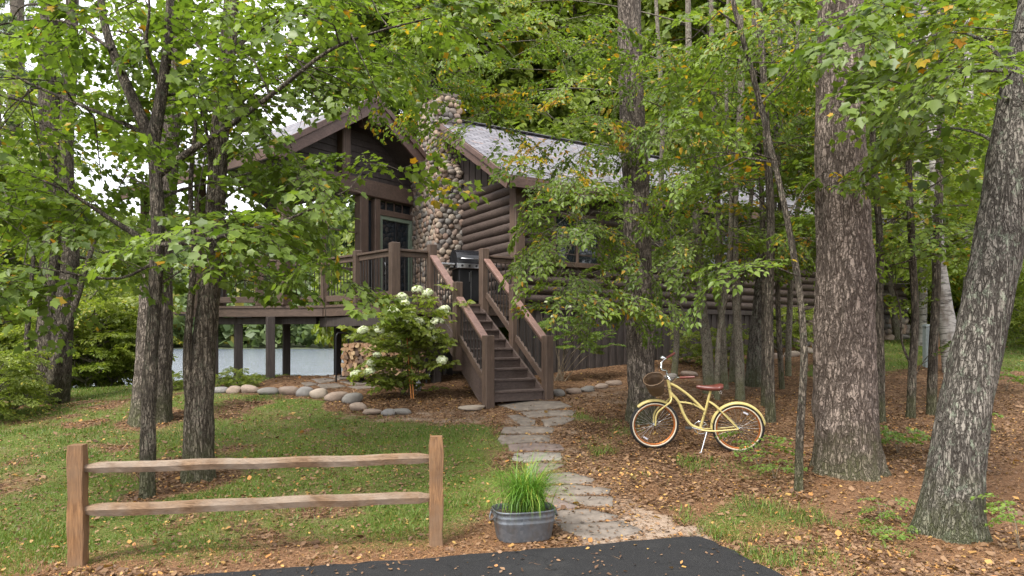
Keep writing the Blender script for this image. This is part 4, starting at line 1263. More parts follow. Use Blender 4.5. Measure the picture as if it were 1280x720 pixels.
for (u, v, w, h) in ((955, 452, 18, 8), (972, 448, 16, 8), (990, 445, 18, 8), (1008, 441, 18, 9), (1022, 436, 14, 7)):
    boulder(u, v, w, h, 'pale boulder edging the grass left of the big pine', 'boulders left of the big pine')
for (u, v, w, h) in ((1098, 426, 14, 7), (1112, 425, 14, 8), (1130, 423, 16, 8), (1146, 421, 12, 7), (1160, 415, 18, 8), (1185, 413, 14, 6)):
    boulder(u, v, w, h, 'pinkish boulder edging the mulch slope behind the grey post', 'boulders on the slope behind the grey post')

# ------------------------------------------------------------------ split-rail fence
fl, fr = at_ground(98, 708), at_ground(545, 682)
fence = thing('rail_fence', 'two-rail cedar split-rail fence between two square posts beside the drive', 'fence', fl, world=True)
fd = (fr - fl); fd.z = 0; fd.normalize(); fn = Vector((-fd.y, fd.x, 0))
for p, h in ((fl, .89), (fr, .885)):
    mb = MB(); w = .108; N = 14; vs = []
    tl = Vector((R.uniform(-.012, .012), 0, 0))
    for i in range(N):
        z = -.2 + (h + .2) * i / (N - 1); tw = .04 * math.sin(i * .5)
        s_ = w / 2 * (1 + .05 * math.sin(i * 1.3) + R.uniform(-.02, .02)) * (.95 if i == N - 1 else 1)
        cs = [(-.9, -1), (.9, -1), (1, -.9), (1, .9), (.9, 1), (-.9, 1), (-1, .9), (-1, -.9)]
        for a, b in cs:
            q = fd * a * s_ * math.cos(tw) + fn * b * s_ + fd * (.004 * R.uniform(-1, 1))
            vs.append(p + q + Vector((0, 0, z)) + tl * (z / h))
    fs = [(i * 8 + k, i * 8 + (k + 1) % 8, (i + 1) * 8 + (k + 1) % 8, (i + 1) * 8 + k) for i in range(N - 1) for k in range(8)]
    mb.add(vs, fs, 0); mb.add(vs[-8:], [tuple(range(8))], 0)
    mb.build('post', M['cedar_post'], fence)
def split_rail(z0, z1, hh, seed):
    rr = np.random.default_rng(seed); N = 44; vs = []
    a = fl + fd * .02 + Vector((0, 0, 0)); L = (fr - fl).length - .04
    for i in range(N):
        t = i / (N - 1); z = (1 - t) * (fl.z + z0) + t * (fr.z + z1)
        end = min(1, .55 + min(t, 1 - t) * 9)
        hb = hh / 2 * end * (1 + .03 * math.sin(5 * t + seed) + .02 * math.sin(17 * t + seed)); wb = .042 * end
        oz = .003 * math.sin(7 * t + seed * 2) + .0025 * math.sin(23 * t)
        for j, (x, y) in enumerate([(-.55, -1), (.35, -.95), (.95, -.2), (.8, .75), (.2, 1), (-.75, .85), (-1, .1)]):
            q = a + fd * L * t + fn * (wb * x * (1 + .06 * rr.normal())) + Vector((0, 0, z - a.z + oz + hb * y * (1 + .018 * rr.normal())))
            vs.append(q)
    fs = [(i * 7 + k, (i + 1) * 7 + k, (i + 1) * 7 + (k + 1) % 7, i * 7 + (k + 1) % 7) for i in range(N - 1) for k in range(7)]
    mb = MB(); mb.add(vs, fs, 0); mb.add(vs[:7], [tuple(range(7))]); mb.add(vs[-7:], [tuple(range(6, -1, -1))])
    mb.build('rail', M['cedar'], fence)
split_rail(.715, .71, .082, 3); split_rail(.405, .395, .092, 8)

# ------------------------------------------------------------------ galvanised tub with ornamental grass
tp = at_ground(655, 681) + Vector((0, .17, 0))
tub = thing('wash_tub', 'galvanised steel wash tub planter beside the path at the drive edge', 'tub', (tp.x, tp.y, 0.0), rz=math.radians(15))
def sup(a, b, z, n=40, e=3.2):
    out = []
    for i in range(n):
        t = 2 * math.pi * i / n; c, s = math.cos(t), math.sin(t)
        out.append((a * math.copysign(abs(c) ** (2 / e), c), b * math.copysign(abs(s) ** (2 / e), s), z))
    return out
def loft(mb, rings, mat=0, close0=False, close1=False):
    n = len(rings[0]); vs = [p for r in rings for p in r]
    mb.add(vs, [(i * n + k, i * n + (k + 1) % n, (i + 1) * n + (k + 1) % n, (i + 1) * n + k) for i in range(len(rings) - 1) for k in range(n)], mat, True)
    if close0: mb.add(rings[0], [tuple(range(n))[::-1]], mat)
    if close1: mb.add(rings[-1], [tuple(range(n))], mat)
mb = MB(); A_, B_ = .262, .185
prof = [(0, .84), (.01, .86), (.14, .945), (.148, .962), (.156, .965), (.164, .95), (.185, .962), (.192, .975), (.20, .978), (.208, .965), (.232, .975), (.236, 1.0), (.246, 1.01), (.252, .995), (.248, .97), (.2, .94), (.02, .83)]
loft(mb, [sup(A_ * s, B_ * s, z) for z, s in prof], 0, True, True)
body = mb.build('tub_body', M['galvanised'], tub)
mb = MB(); loft(mb, [sup(A_ * .945, B_ * .945, .205), sup(A_ * .6, B_ * .6, .222), sup(.02, .02, .23)], 0, False, True); mb.build('soil', M['soil'], tub)
for sg in (-1, 1):
    mb = MB(); pts = [(sg * (A_ + .0 + .025 * math.sin(t)), .07 * math.cos(t), .215 - .05 * math.sin(t)) for t in np.linspace(0, math.pi, 10)]
    tube(mb, pts, .006, 8); box(mb, (sg * (A_ - .003), .07, .215), (.012, .03, .03)); box(mb, (sg * (A_ - .003), -.07, .215), (.012, .03, .03))
    mb.build('handle', M['galvanised'], tub)
rg = np.random.default_rng(3); N = 760; K = 6
bx = rg.normal(0, .058, N); by = rg.normal(0, .048, N); az = rg.uniform(0, 6.283, N); L = rg.uniform(.34, .68, N); bend = rg.uniform(1.3, 4.2, N); w = rg.uniform(.004, .0085, N)
dirx, diry = np.cos(az), np.sin(az); pos = np.stack([bx + .02, by, np.full(N, .2)], -1); V = np.zeros((N, 2 * K, 3)); th0 = rg.uniform(1.15, 1.55, N)
for k in range(K):
    wk = w * (1 - (k / (K - 1)) ** 2 * .92)
    V[:, 2 * k] = pos + np.stack([-diry, dirx, np.zeros(N)], -1) * wk[:, None] * .5; V[:, 2 * k + 1] = pos - np.stack([-diry, dirx, np.zeros(N)], -1) * wk[:, None] * .5
    th = th0 - bend * ((k + .5) / K) ** 1.6
    pos = pos + (np.stack([np.cos(th) * dirx, np.cos(th) * diry, np.sin(th)], -1)) * (L / (K - 1))[:, None]
col = np.stack([rg.random(N), (rg.random(N) < .14) * rg.uniform(.4, 1, N), rg.random(N), np.ones(N)], -1)
gp = thing('ornamental_grass', 'arching clump of bright green ornamental grass growing in the tub', 'plant', (tp.x, tp.y, .0), rz=math.radians(15))
link('blades', np_mesh('blades', V, 2 * K, [(2 * k, 2 * k + 1, 2 * k + 3, 2 * k + 2) for k in range(K - 1)], M['tub_blade'], col), gp)

# ------------------------------------------------------------------ bicycle
hr_ = at_ground(922, 566); hf_ = at_ground(823, 561)
hd = (hf_ - hr_); hd.z = 0; wb = 1.05; hd.normalize()
bike = thing('bicycle', 'cream cruiser bicycle with a wicker basket and brown saddle on its kickstand', 'bicycle', (hr_.x, hr_.y, gz(hr_.x, hr_.y)))
side = Vector((-hd.y, hd.x, 0))
if side.y > 0: side = -side                                 # towards the viewer
slopez = (gz(*(hr_ + hd * wb).xy) - gz(*hr_.xy)) / wb
fwd = Vector((hd.x, hd.y, slopez)).normalized()
lean = math.radians(9)
upv = (Vector((0, 0, 1)) * math.cos(lean) + side * math.sin(lean)); sdv = (side * math.cos(lean) - Vector((0, 0, 1)) * math.sin(lean))
def bk(x, z, y=0.0): return fwd * x + upv * z + sdv * y
WR = .325
def wheel(cx, steer=0.0, name='wheel'):
    f2 = (fwd * math.cos(steer) + sdv * math.sin(steer)).normalized(); s2 = (sdv * math.cos(steer) - fwd * math.sin(steer)).normalized()
    c = bk(cx, WR)
    def ring(r, n=56, y=0.0): return [c + f2 * r * math.cos(2 * math.pi * i / n) + upv * r * math.sin(2 * math.pi * i / n) + s2 * y for i in range(n)]
    mb = MB(); tube(mb, ring(WR - .024), .024, 10, closed=True); wh = mb.build('tyre', M['black_rubber'], bike)
    mb = MB()
    for y in (-.0165, .0165): tube(mb, ring(WR - .040, y=y), .0095, 8, closed=True)
    mb.build('whitewall', M['cream_rubber'], wh)
    mb = MB(); tube(mb, ring(WR - .056), .0135, 8, closed=True); mb.build('rim', M['copper_rim'], wh)
    mb = MB()
    for i in range(32):
        a = 2 * math.pi * i / 32; b = a + (.35 if i % 4 < 2 else -.35); y = .028 if i % 2 else -.028
        tube(mb, [c + (f2 * math.cos(b) + upv * math.sin(b)) * .02 + s2 * y, c + (f2 * math.cos(a) + upv * math.sin(a)) * (WR - .066)], .0013, 4, 0, False)
    mb.build('spokes', M['steel_spoke'], wh)
    mb = MB(); tube(mb, [c - s2 * .055, c - s2 * .045, c - s2 * .03, c + s2 * .03, c + s2 * .045, c + s2 * .055], [.009, .009, .024, .024, .009, .009], 10); mb.build('hub', M['chrome'], wh)
    mb = MB(); a = -1.0 if steer else 2.0; q = c + (f2 * math.cos(a) + upv * math.sin(a)) * (WR - .11)
    box(mb, q, (.012, .065, .02), 0, (s2, (-f2 * math.sin(a) + upv * math.cos(a)), f2 * math.cos(a) + upv * math.sin(a)), .003)
    mb.build('reflector', M['white_lantern'], wh)
    return c, f2, s2
rc, _, _ = wheel(0)
STE = math.radians(14)
fc, ff, fs2 = wheel(wb, STE)
def sm(pts, step=.03):
    op, _ = catmull(pts, [1] * len(pts), step); return [Vector(p) for p in op]
mb = MB()
HT, HB = bk(.875, .93), bk(.835, .70)
BB = bk(.46, .295)
tube(mb, [HT, HB], .021, 12)
tube(mb, sm([bk(.465, .31), bk(.40, .56), bk(.345, .80)]), .0165, 10)
tube(mb, sm([bk(.868, .885), bk(.77, .845), bk(.60, .72), bk(.415, .535)]), .0175, 10)
tube(mb, sm([bk(.845, .765), bk(.74, .64), bk(.67, .47), bk(.585, .345), bk(.46, .29)]), .0185, 10)
for y in (-.014, .014): tube(mb, sm([bk(.735, .64, y), bk(.62, .632, y), bk(.52, .60, y), bk(.42, .545, y)]), .009, 8)
tube(mb, [BB - sdv * .035, BB + sdv * .035], .025, 12)
for y in (-1, 1):
    tube(mb, sm([bk(.46, .285, .03 * y), bk(.30, .285, .055 * y), bk(.0, .325, .062 * y)]), .011, 8)
    tube(mb, sm([bk(.365, .665, .016 * y), bk(.25, .58, .045 * y), bk(.0, .325, .062 * y)]), .0095, 8)
frm = mb.build('frame', M['cream_paint'], bike)
mb = MB()
for y in (-1, 1):
    cr = HB + (HB - HT).normalized() * .03
    tube(mb, sm([HT * .1 + HB * .9 + fs2 * .012 * y - Vector((0, 0, .02)), cr + fs2 * .052 * y - upv * .02 + ff * .03, fc + upv * .17 + fs2 * .055 * y - ff * .03, fc + fs2 * .055 * y]), .0115, 8)
mb.build('fork', M['cream_paint'], bike)
def fender(c, f2, s2, a0, a1, name):
    mb = MB(); n = 30; vs = []; cr = [(-.036, -.022), (-.03, -.004), (-.015, .004), (0, .006), (.015, .004), (.03, -.004), (.036, -.022)]
    for i in range(n + 1):
        a = a0 + (a1 - a0) * i / n; rd = f2 * math.cos(a) + upv * math.sin(a)
        for y, h in cr: vs.append(c + rd * (WR + .014 + h) + s2 * y)
    m = len(cr)
    mb.add(vs, [(i * m + k, i * m + k + 1, (i + 1) * m + k + 1, (i + 1) * m + k) for i in range(n) for k in range(m - 1)], 0, True)
    o = mb.build(name, M['cream_paint'], bike)
    sol = o.modifiers.new('solid', 'SOLIDIFY'); sol.thickness = .003
fender(rc, fwd, sdv, math.radians(-8), math.radians(172), 'mudguard')
fender(fc, ff, fs2, math.radians(48), math.radians(122), 'mudguard')
mb = MB()                                                     # rack bar, seat post and stem in chrome
tube(mb, [bk(.35, .78), bk(.33, .84)], .0125, 10); mb.build('seat_post', M['chrome'], bike)
mb = MB()
st = HT + (HT - HB).normalized() * .02; stem = st + (HT - HB).normalized() * .06
tube(mb, [HT, stem], .0125, 10)
tube(mb, [stem - sdv * .03, stem + sdv * .03], .018, 10)
gripn = bk(.58, 1.04, .31); gripf = bk(.80, 1.22, -.30)
gd_n = bk(.735, 1.02, .27); gd_f = bk(.90, 1.17, -.22)
tube(mb, sm([stem, stem + sdv * .06 + upv * .0, bk(.83, .94, .14), bk(.78, 1.01, .22), gd_n, gripn]), .011, 10)
tube(mb, sm([stem, stem - sdv * .05 + upv * .03, bk(.955, 1.04, -.12), bk(.955, 1.13, -.18), gd_f, gripf]), .011, 10)
hb = mb.build('handlebar', M['chrome'], bike)
for a, b in ((gd_n, gripn), (gd_f, gripf)):
    mb = MB(); tube(mb, [a, a.lerp(b, .1), a.lerp(b, .9), b + (b - a) * .15], [.013, .0165, .0165, .014], 10); mb.build('grip', M['brown_leather'], hb)
mb = MB(); q = bk(.945, 1.19, -.17)
tube(mb, [q - upv * .012, q + upv * .004, q + upv * .022], [.03, .033, .012], 14); mb.build('bell', M['chrome'], hb)
# saddle
mb = MB(); rings = []
for i in range(11):
    t = i / 10; x = .52 - .33 * t; wd = .022 + .105 * (t ** 1.8) * (1 - .25 * max(0, t - .85) / .15); z = .835 + .03 * (t - .4) ** 2 * 2.5; hh = .028 + .02 * t
    if i in (0, 10): wd *= .55; hh *= .6
    rings.append([bk(x, z + hh * math.sin(a) * (1.0 if math.sin(a) > 0 else .9), wd * math.cos(a)) for a in np.linspace(0, 2 * math.pi, 14, endpoint=False)])
loft(mb, rings, 0, True, True)
sad = mb.build('saddle', M['brown_leather'], bike)
mb = MB()
for y in (-.045, .045):
    tube(mb, [bk(.225 + k_ * math.sin(t * 8), .79 + k_ * math.cos(t * 8) + .0, y) for t in np.linspace(0, 3, 40) for k_ in (.014,)], .003, 5)
mb.build('saddle_spring', M['chrome'], sad)
# crank, chainring, chain, pedals, kickstand
mb = MB(); ccp = BB + sdv * -.05
tube(mb, [ccp + fwd * .085 * math.cos(t) + upv * .085 * math.sin(t) for t in np.linspace(0, 2 * math.pi, 32, endpoint=False)], .006, 6, closed=True)
for i in range(5):
    a = i * 1.2566; tube(mb, [ccp, ccp + (fwd * math.cos(a) + upv * math.sin(a)) * .082], .007, 6)
mb.build('chainring', M['chrome'], bike)
mb = MB(); beam(mb, bk(.0, .365, -.055), bk(.46, .385, -.055), .012, .01); beam(mb, bk(.0, .29, -.055), bk(.46, .21, -.055), .012, .01); mb.build('chain', M['black_metal'], bike)
for sg, a in ((1, .25), (-1, .25 + math.pi)):
    e = BB + sdv * .07 * sg + (fwd * math.cos(a) + upv * math.sin(a)) * .165
    mb = MB(); tube(mb, [BB + sdv * .06 * sg, e], .008, 8); ca = mb.build('crank_arm', M['chrome'], bike)
    mb = MB(); box(mb, e + sdv * .055 * sg, (.085, .085, .022), 0, (fwd, sdv, upv), .006); mb.build('pedal', M['black_rubber'], ca)
mb = MB(); k0 = bk(.385, .275, .03)
kg = hr_ + Vector((k0.x, k0.y, 0)) + hd * .08 + side * .10; k1 = Vector((kg.x - hr_.x, kg.y - hr_.y, gz(kg.x, kg.y) - gz(*hr_.xy) + .008))
tube(mb, [k0, k1], [.010, .008], 8); tube(mb, [k1, k1 + hd * .02], .009, 6); mb.build('kickstand', M['chrome'], bike)
mb = MB()
tube(mb, sm([gd_n, bk(.93, .99, .16), bk(.95, .86, .05), bk(.80, .80, .025), bk(.62, .68, .025), bk(.30, .36, .05)]), .0028, 5)
tube(mb, sm([gd_f, bk(1.0, 1.05, -.12), bk(.97, .88, -.03), bk(.86, .76, -.02)]), .0028, 5)
mb.build('brake_cable', M['black_rubber'], bike)
# wicker basket tilted towards the viewer
mb = MB(); bc = stem + ff * .17 - upv * .10 - fs2 * -.03
ba = (upv * .80 + ff * .30 + fs2 * .52).normalized(); b1 = (ff - ba * ff.dot(ba)).normalized(); b2 = ba.cross(b1)
ringb = lambda a, b, h: [bc + b1 * a * math.cos(t) + b2 * b * math.sin(t) + ba * h for t in np.linspace(0, 2 * math.pi, 28, endpoint=False)]
loft(mb, [ringb(.088, .075, -.20), ringb(.105, .088, -.12), ringb(.122, .104, -.02), ringb(.134, .114, .06), ringb(.126, .107, .06), ringb(.112, .094, -.03), ringb(.08, .07, -.185)], 0, True, True)
bsk = mb.build('basket', M['wicker'], bike)
mb = MB(); tube(mb, ringb(.131, .111, .063), .009, 8, closed=True); mb.build('basket_rim', M['wicker'], bsk)

# ------------------------------------------------------------------ things on and under the deck
gp_ = Vector((P(585, 0, 14.85).x, 14.85, DZ))
grill = thing('gas_grill', 'black gas grill with a domed hood on the deck before the chimney', 'grill', gp_, rz=math.radians(24))
mb = MB(); box(mb, (0, 0, .42), (.58, .46, .70), 0, None, .02); mb.build('cabinet', M['black_metal'], grill)
mb = MB(); box(mb, (-.02, -.235, .42), (.012, .012, .62)); box(mb, (-.06, -.25, .60), (.012, .02, .2)); mb.build('cabinet_door', M['steel'], grill)
mb = MB()
rg_ = []
for i in range(13):
    a = math.pi * i / 12; rg_.append((-.29 * math.cos(a) * .86, .9 + .30 * math.sin(a) ** .8))
pts_l = [(-.34, y, z) for y, z in rg_]; pts_r = [(.34, y, z) for y, z in rg_]; n = len(rg_)
mb.add(pts_l + pts_r, [tuple(range(n)), tuple(range(2 * n - 1, n - 1, -1))] + [(i, i + n, i + 1 + n, i + 1) for i in range(n - 1)], 0, False)
hood = mb.build('hood', M['grill_enamel'], grill)
mb = MB(); tube(mb, [(-.26, -.27, .98), (-.26, -.31, .98), (.26, -.31, .98), (.26, -.27, .98)], .012, 8); mb.build('hood_handle', M['steel'], hood)
mb = MB(); box(mb, (0, 0, .83), (.72, .54, .13), 0, None, .015); mb.build('firebox', M['grill_enamel'], grill)
mb = MB(); box(mb, (0, -.285, .83), (.70, .02, .10), 0, None, .004); cp_ = mb.build('control_panel', M['steel'], grill)
for i in range(4):
    mb = MB(); x = -.24 + .16 * i; tube(mb, [(x, -.295, .83), (x, -.32, .83)], .024, 12); mb.build('knob', M['black_metal'], cp_)
for sg in (-1, 1):
    mb = MB(); box(mb, (sg * .52, 0, .86), (.30, .46, .045), 0, None, .01); box(mb, (sg * .42, 0, .82), (.08, .3, .03)); mb.build('side_shelf', M['steel'], grill)
    mb = MB(); tube(mb, [(sg * .24, -.05, .06), (sg * .24, .05, .06)], .06, 14); mb.build('wheel', M['black_rubber'], grill)

# firewood rack and its split logs
wpos = Vector((P(428, 0, 14.3).x, 14.3, 0)); wz0 = gz(wpos.x, wpos.y)
rackL = 1.95; rk = Vector((.98, -.17, 0)).normalized(); rn = Vector((-rk.y, rk.x, 0))
rack = thing('firewood_rack', 'black tubular firewood rack with tall hooped ends under the deck', 'rack', (wpos.x, wpos.y, wz0), world=True)
for s in (0, rackL):
    mb = MB(); q = wpos + rk * s
    hp = [(-.15, 0)] + [(-.15, .92)] + [(-.15 + .07 * (1 - math.cos(t)), .92 + .10 * math.sin(t)) for t in np.linspace(.2, 1.57, 5)] + [(.15 - .07 * (1 - math.cos(t)), .92 + .10 * math.sin(t)) for t in np.linspace(1.57, .2, 5)] + [(.15, .92), (.15, 0)]
    tube(mb, [Vector((q.x, q.y, wz0 + z)) + (rk * .55 + rn * .83).normalized() * y for y, z in hp], .018, 8); mb.build('rack_hoop', M['black_metal'], rack)
mb = MB()
for y in (-.12, .12): tube(mb, [wz(wpos + rn * y, wz0 + .12), wz(wpos + rk * rackL + rn * y, wz0 + .12)], .016, 8)
mb.build('rack_rail', M['black_metal'], rack)
LOGM = []
for i in range(7):
    r2 = random.Random(50 + i); mb = MB()
    kind = r2.choice(['wedge', 'wedge', 'half', 'round']); s = .060
    if kind == 'wedge': sec = [(-1, -.7), (.2, -.9), (1, -.5), (.5, .5), (-.1, 1.0)]
    elif kind == 'half': sec = [(-1, -.5), (1, -.5), (.85, .15), (.4, .6), (-.3, .65), (-.85, .2)]
    else: sec = [(math.cos(a) * .9, math.sin(a) * .85) for a in np.linspace(0, 6.28, 9)[:-1]]
    sec = [(x * s * r2.uniform(.85, 1.1), y * s * r2.uniform(.85, 1.1)) for x, y in sec]
    n = len(sec); fr_ = [(x, -.19 + r2.uniform(-.01, .01), y) for x, y in sec]; bk_ = [(x * 1.03, .19, y) for x, y in sec]
    mb.add(fr_ + bk_, [tuple(range(n)), tuple(range(2 * n - 1, n - 1, -1))] + [(i_, i_ + n, (i_ + 1) % n + n, (i_ + 1) % n) for i_ in range(n)])
    LOGM.append(mb)
first = {}
cnt = 0
for row in range(9):
    z = wz0 + .18 + row * .083
    ncol = 19 - (row > 5)
    for c in range(ncol):
        s = .10 + (rackL - .2) * (c + .5 * (row % 2) + R.uniform(-.12, .12)) / 19
        top_ = .62 + .10 * math.sin(s * 3)
        if z - wz0 > top_ + .1: continue
        i = R.randrange(7)
        p = wpos + rk * s + rn * R.uniform(-.03, .03)
        if i not in first:
            o = LOGM[i].build('firewood_log', M['firewood_end']); first[i] = o
        else:
            o = first[i].copy(); COL.objects.link(o)
        o.location = (p.x, p.y, z + R.uniform(-.008, .008))
        o.rotation_euler = (0, R.uniform(0, 6.28), math.atan2(rk.y, rk.x) + R.uniform(-.06, .06))
        tag(o, 'split firewood log stacked with others in the rack under the deck', 'firewood log', 'split logs stacked in the firewood rack')

# ------------------------------------------------------------------ hydrangea with white flower heads
hb_ = at_ground(512, 494)
class Bush(Tree): pass
hyd = Bush('hydrangea_bush', 'leafy hydrangea with white flower heads growing left of the staircase', 'bush', hb_, 'stem_bark', 'hydrangea', 'bush_leaf', seed=91, yellow=.01, keep=False)
hY = hb_.y
HE = [(558, 53), (480, 92), (490, 128), (415, 165), (440, 172), (525, 187), (480, 212), (515, 217), (567, 222), (663, 222), (700, 160), (628, 258), (270, 268), (355, 262), (345, 398), (305, 485), (235, 500), (315, 440), (688, 425), (640, 312), (612, 70), (425, 292), (455, 195)]
heads = []
for k, (x, y) in enumerate(HE):
    u, v = x / 4.233 + 390, y / 4.233 + 350
    c = P(u, v, hY - .65 + R.uniform(-.2, .3)); heads.append(c)
    s0 = hb_ + Vector((R.uniform(-.15, .15), R.uniform(-.12, .12), -.05))
    mid = s0.lerp(c, .55) + Vector((0, 0, .12))
    pts = [s0, s0.lerp(mid, .5) + Vector((R.uniform(-.04, .04), 0, .08)), mid, c - Vector((0, 0, .03))]
    hyd.stick(pts, .011, .004, .12, 5)
    d0 = (c - mid).normalized()
    for q in range(8):
        t = R.uniform(.30, .97); b_ = mid.lerp(c, (t - .3) / .7) if t > .45 else s0.lerp(mid, t / .55)
        a = R.uniform(0, 6.28); hyd.spray(b_, (math.cos(a) + d0.x * .4, math.sin(a) + d0.y * .4, R.uniform(-.1, .35)), R.uniform(.6, 1.0), hue=R.random())
for q in range(30):
    a = R.uniform(0, 6.28); u = R.gauss(505, 26); v = R.gauss(425, 32)
    c = P(u, v, hY + R.uniform(-.4, .5)); hyd.spray(c, (math.cos(a), math.sin(a), .1), R.uniform(.6, 1.0), hue=R.random())
for q in range(16):
    a = R.uniform(0, 6.28); c = P(R.gauss(497, 22), R.uniform(468, 490), hY - .2 + R.uniform(-.2, .2)); hyd.spray(c, (math.cos(a), math.sin(a), .1), .5, hue=R.random() * .4)
hroot = hyd.build()
def blossom_mesh(seed):
    r = np.random.default_rng(seed); N = 110
    d = r.normal(size=(N, 3)); d[:, 2] = np.abs(d[:, 2]) * .9 - .25; d /= np.linalg.norm(d, axis=1, keepdims=True)
    c = d * np.array([1, 1, .8]) * (.062 + .018 * r.random((N, 1))); t = np.cross(d, r.normal(size=(N, 3))); t /= np.linalg.norm(t, axis=1, keepdims=True); b = np.cross(d, t)
    s = .021; V = []
    for a, bb in ((t, b), ((t + b) * .707, (b - t) * .707)):
        V.append(np.stack([c - a * s, c - bb * s * .55 + d * .004, c + a * s, c + bb * s * .55 + d * .004], 1))
    V = np.concatenate(V)
    col = np.stack([r.random(2 * N), (r.random(2 * N) < .12) * .8, r.random(2 * N), np.ones(2 * N)], -1)
    return np_mesh('flower_head', V, 4, [(0, 1, 2, 3)], M['petal'], col)
BM = [blossom_mesh(i) for i in range(4)]
for k, c in enumerate(heads):
    o = link('flower_head', BM[k % 4], hroot); o.location = c - hb_; s = R.uniform(.95, 1.4); o.scale = (s * R.uniform(.95, 1.25), s, s); o.rotation_euler = (R.uniform(-.4, .4), R.uniform(-.4, .4), R.uniform(0, 6))

# arching shrub behind the stairs
sb_ = at_ground(697, 476)
shb = Bush('arching_shrub', 'arching shrub with thin pale stems between the stairs and the wall', 'bush', sb_, 'stem_bark', 'shrub', 'shrub_leaf', seed=92, yellow=.05, keep=False)
for (u, v, dy) in ((735, 388, 0), (760, 402, .2), (715, 380, .2), (698, 372, 0), (745, 420, -.2), (772, 412, .1), (722, 400, -.3), (690, 395, -.2), (768, 430, 0), (708, 418, -.3), (676, 390, .1), (750, 385, .3)):
    c = P(u, v, sb_.y + dy); s0 = sb_ + Vector((R.uniform(-.12, .12), R.uniform(-.1, .1), -.05)); mid = s0.lerp(c, .5) + Vector((-.06, 0, .14))
    shb.stick([s0, mid, c], .010, .003, .12, 5)
    for q in range(7):
        a = R.uniform(0, 6.28); shb.spray(mid.lerp(c, R.uniform(.1, 1)), (math.cos(a), math.sin(a), .15), R.uniform(.45, .75), hue=R.random())
sroot = shb.build()
for k, (u, v) in enumerate(((703, 372), (722, 371), (691, 396), (712, 384), (735, 380), (683, 378))):
    o = link('flower_head', BM[k % 4], sroot); o.location = P(u, v, sb_.y - .1) - sb_; o.scale = (.6, .6, .55)

# lantern, stakes
lp = at_ground(523, 489)
lan = thing('garden_lantern', 'small white lantern standing in the mulch under the hydrangea', 'lantern', lp)
mb = MB(); loft(mb, [sup(.035, .035, 0, 16, 2), sup(.05, .05, .02, 16, 2), sup(.062, .062, .09, 16, 2), sup(.055, .055, .15, 16, 2), sup(.03, .03, .185, 16, 2)], 0, True, True); mb.build('lantern_body', M['white_lantern'], lan)
mb = MB(); loft(mb, [sup(.045, .045, .183, 16, 2), sup(.012, .012, .215, 16, 2)], 0, True, True); tube(mb, [(.02 * math.cos(t), 0, .225 + .02 * math.sin(t)) for t in np.linspace(0, 6.28, 13)[:-1]], .003, 6, closed=True); mb.build('lantern_cap', M['steel'], lan)
for k, (u0, v0, u1, v1, lb) in enumerate(((514, 466, 508, 412, 'taller orange bamboo stake leaning inside the hydrangea'), (517, 455, 512, 420, 'shorter orange bamboo stake leaning inside the hydrangea'))):
    a = P(u0, v0, hY - .45); gr_ = Vector((a.x, a.y, gz(a.x, a.y))); b_ = P(u1, v1, hY - .4)
    mb = MB(); d = b_ - gr_
    tube(mb, [d * t for t in (-.03, .3, .31, .32, .62, .63, .64, 1)], [.011, .011, .013, .011, .011, .013, .011, .010], 8)
    o = mb.build('plant_stake', M['bamboo']); o.location = gr_; tag(o, lb, 'stake', 'stakes in the hydrangea')

# utility post, timber post, yellow post
p = at_ground(1159, 459); h = 50 * p.y / F; w = .085
up_ = thing('utility_post', 'grey ribbed vinyl post with a flat cap on the grass', 'post', p)
mb = MB(); box(mb, (0, 0, h / 2 - .1), (w * 1.7, w * 1.7, h + .2), 0, None, .01)
for i in range(-2, 3): box(mb, (i * .028, -w * .87, h / 2), (.012, .012, h))
mb.build('post_body', M['grey_vinyl'], up_)
mb = MB(); box(mb, (0, 0, h + .02), (w * 2.1, w * 2.1, .04), 0, None, .008); box(mb, (0, 0, h + .05), (w * 1.5, w * 1.5, .03), 0, None, .008); mb.build('post_cap', M['grey_vinyl'], up_)
p = at_ground(1172, 455); mb = MB(); box(mb, (0, 0, .5), (.13, .13, 1.3), 0, None, .015); o = mb.build('timber_post', M['cedar_post']); o.location = p
tag(o, 'brown square timber post right beside the grey ribbed post', 'post')
p = at_ground(1274, 412)
yp = thing('play_frame', 'yellow and brown play frame posts at the right edge behind the oak', 'play frame', p)
for x, m in ((-.10, 'cedar_post'), (.12, 'yellow_paint')):
    mb = MB(); box(mb, (x, 0, .9), (.13, .13, 2.4), 0, None, .02); mb.build('post', M[m], yp)
mb = MB(); box(mb, (.9, .05, 1.9), (2.0, .08, .14), 0, None, .02); mb.build('crossbar', M['yellow_paint'], yp)
mb = MB(); box(mb, (1.8, 0, .9), (.13, .13, 2.4), 0, None, .02); mb.build('post', M['cedar_post'], yp)

# small seedlings on the forest floor
def seedling(u, v, n, size, label, sc=.55, hue=.6):
    b = at_ground(u, v)
    t = Bush('seedling', label, 'plant', b, 'stem_bark', 'maple', 'shrub_leaf', seed=int(u), yellow=.02, keep=False)
    for k in range(n):
        a = 6.28 * k / n + R.uniform(-.4, .4); h = size * R.uniform(.5, 1)
        e = b + Vector((math.cos(a) * size * .3, math.sin(a) * size * .3, h)); t.stick([b - Vector((0, 0, .03)), b.lerp(e, .5) + Vector((0, 0, .03)), e], .004, .002, .08, 4)
        t.spray(e, (math.cos(a), math.sin(a), .05), sc * R.uniform(.7, 1.1), hue=hue)
        t.spray(b.lerp(e, .7), (math.cos(a + 1.5), math.sin(a + 1.5), .05), sc * .7, hue=hue)
    t.build()
seedling(948, 584, 4, .42, 'green leafy seedling in front of the rear bicycle wheel', .5)
seedling(968, 600, 3, .30, 'low seedling at the foot of the thin leaning sapling', .45)
seedling(1122, 566, 6, .35, 'bushy green seedling right of the big pine base', .55)
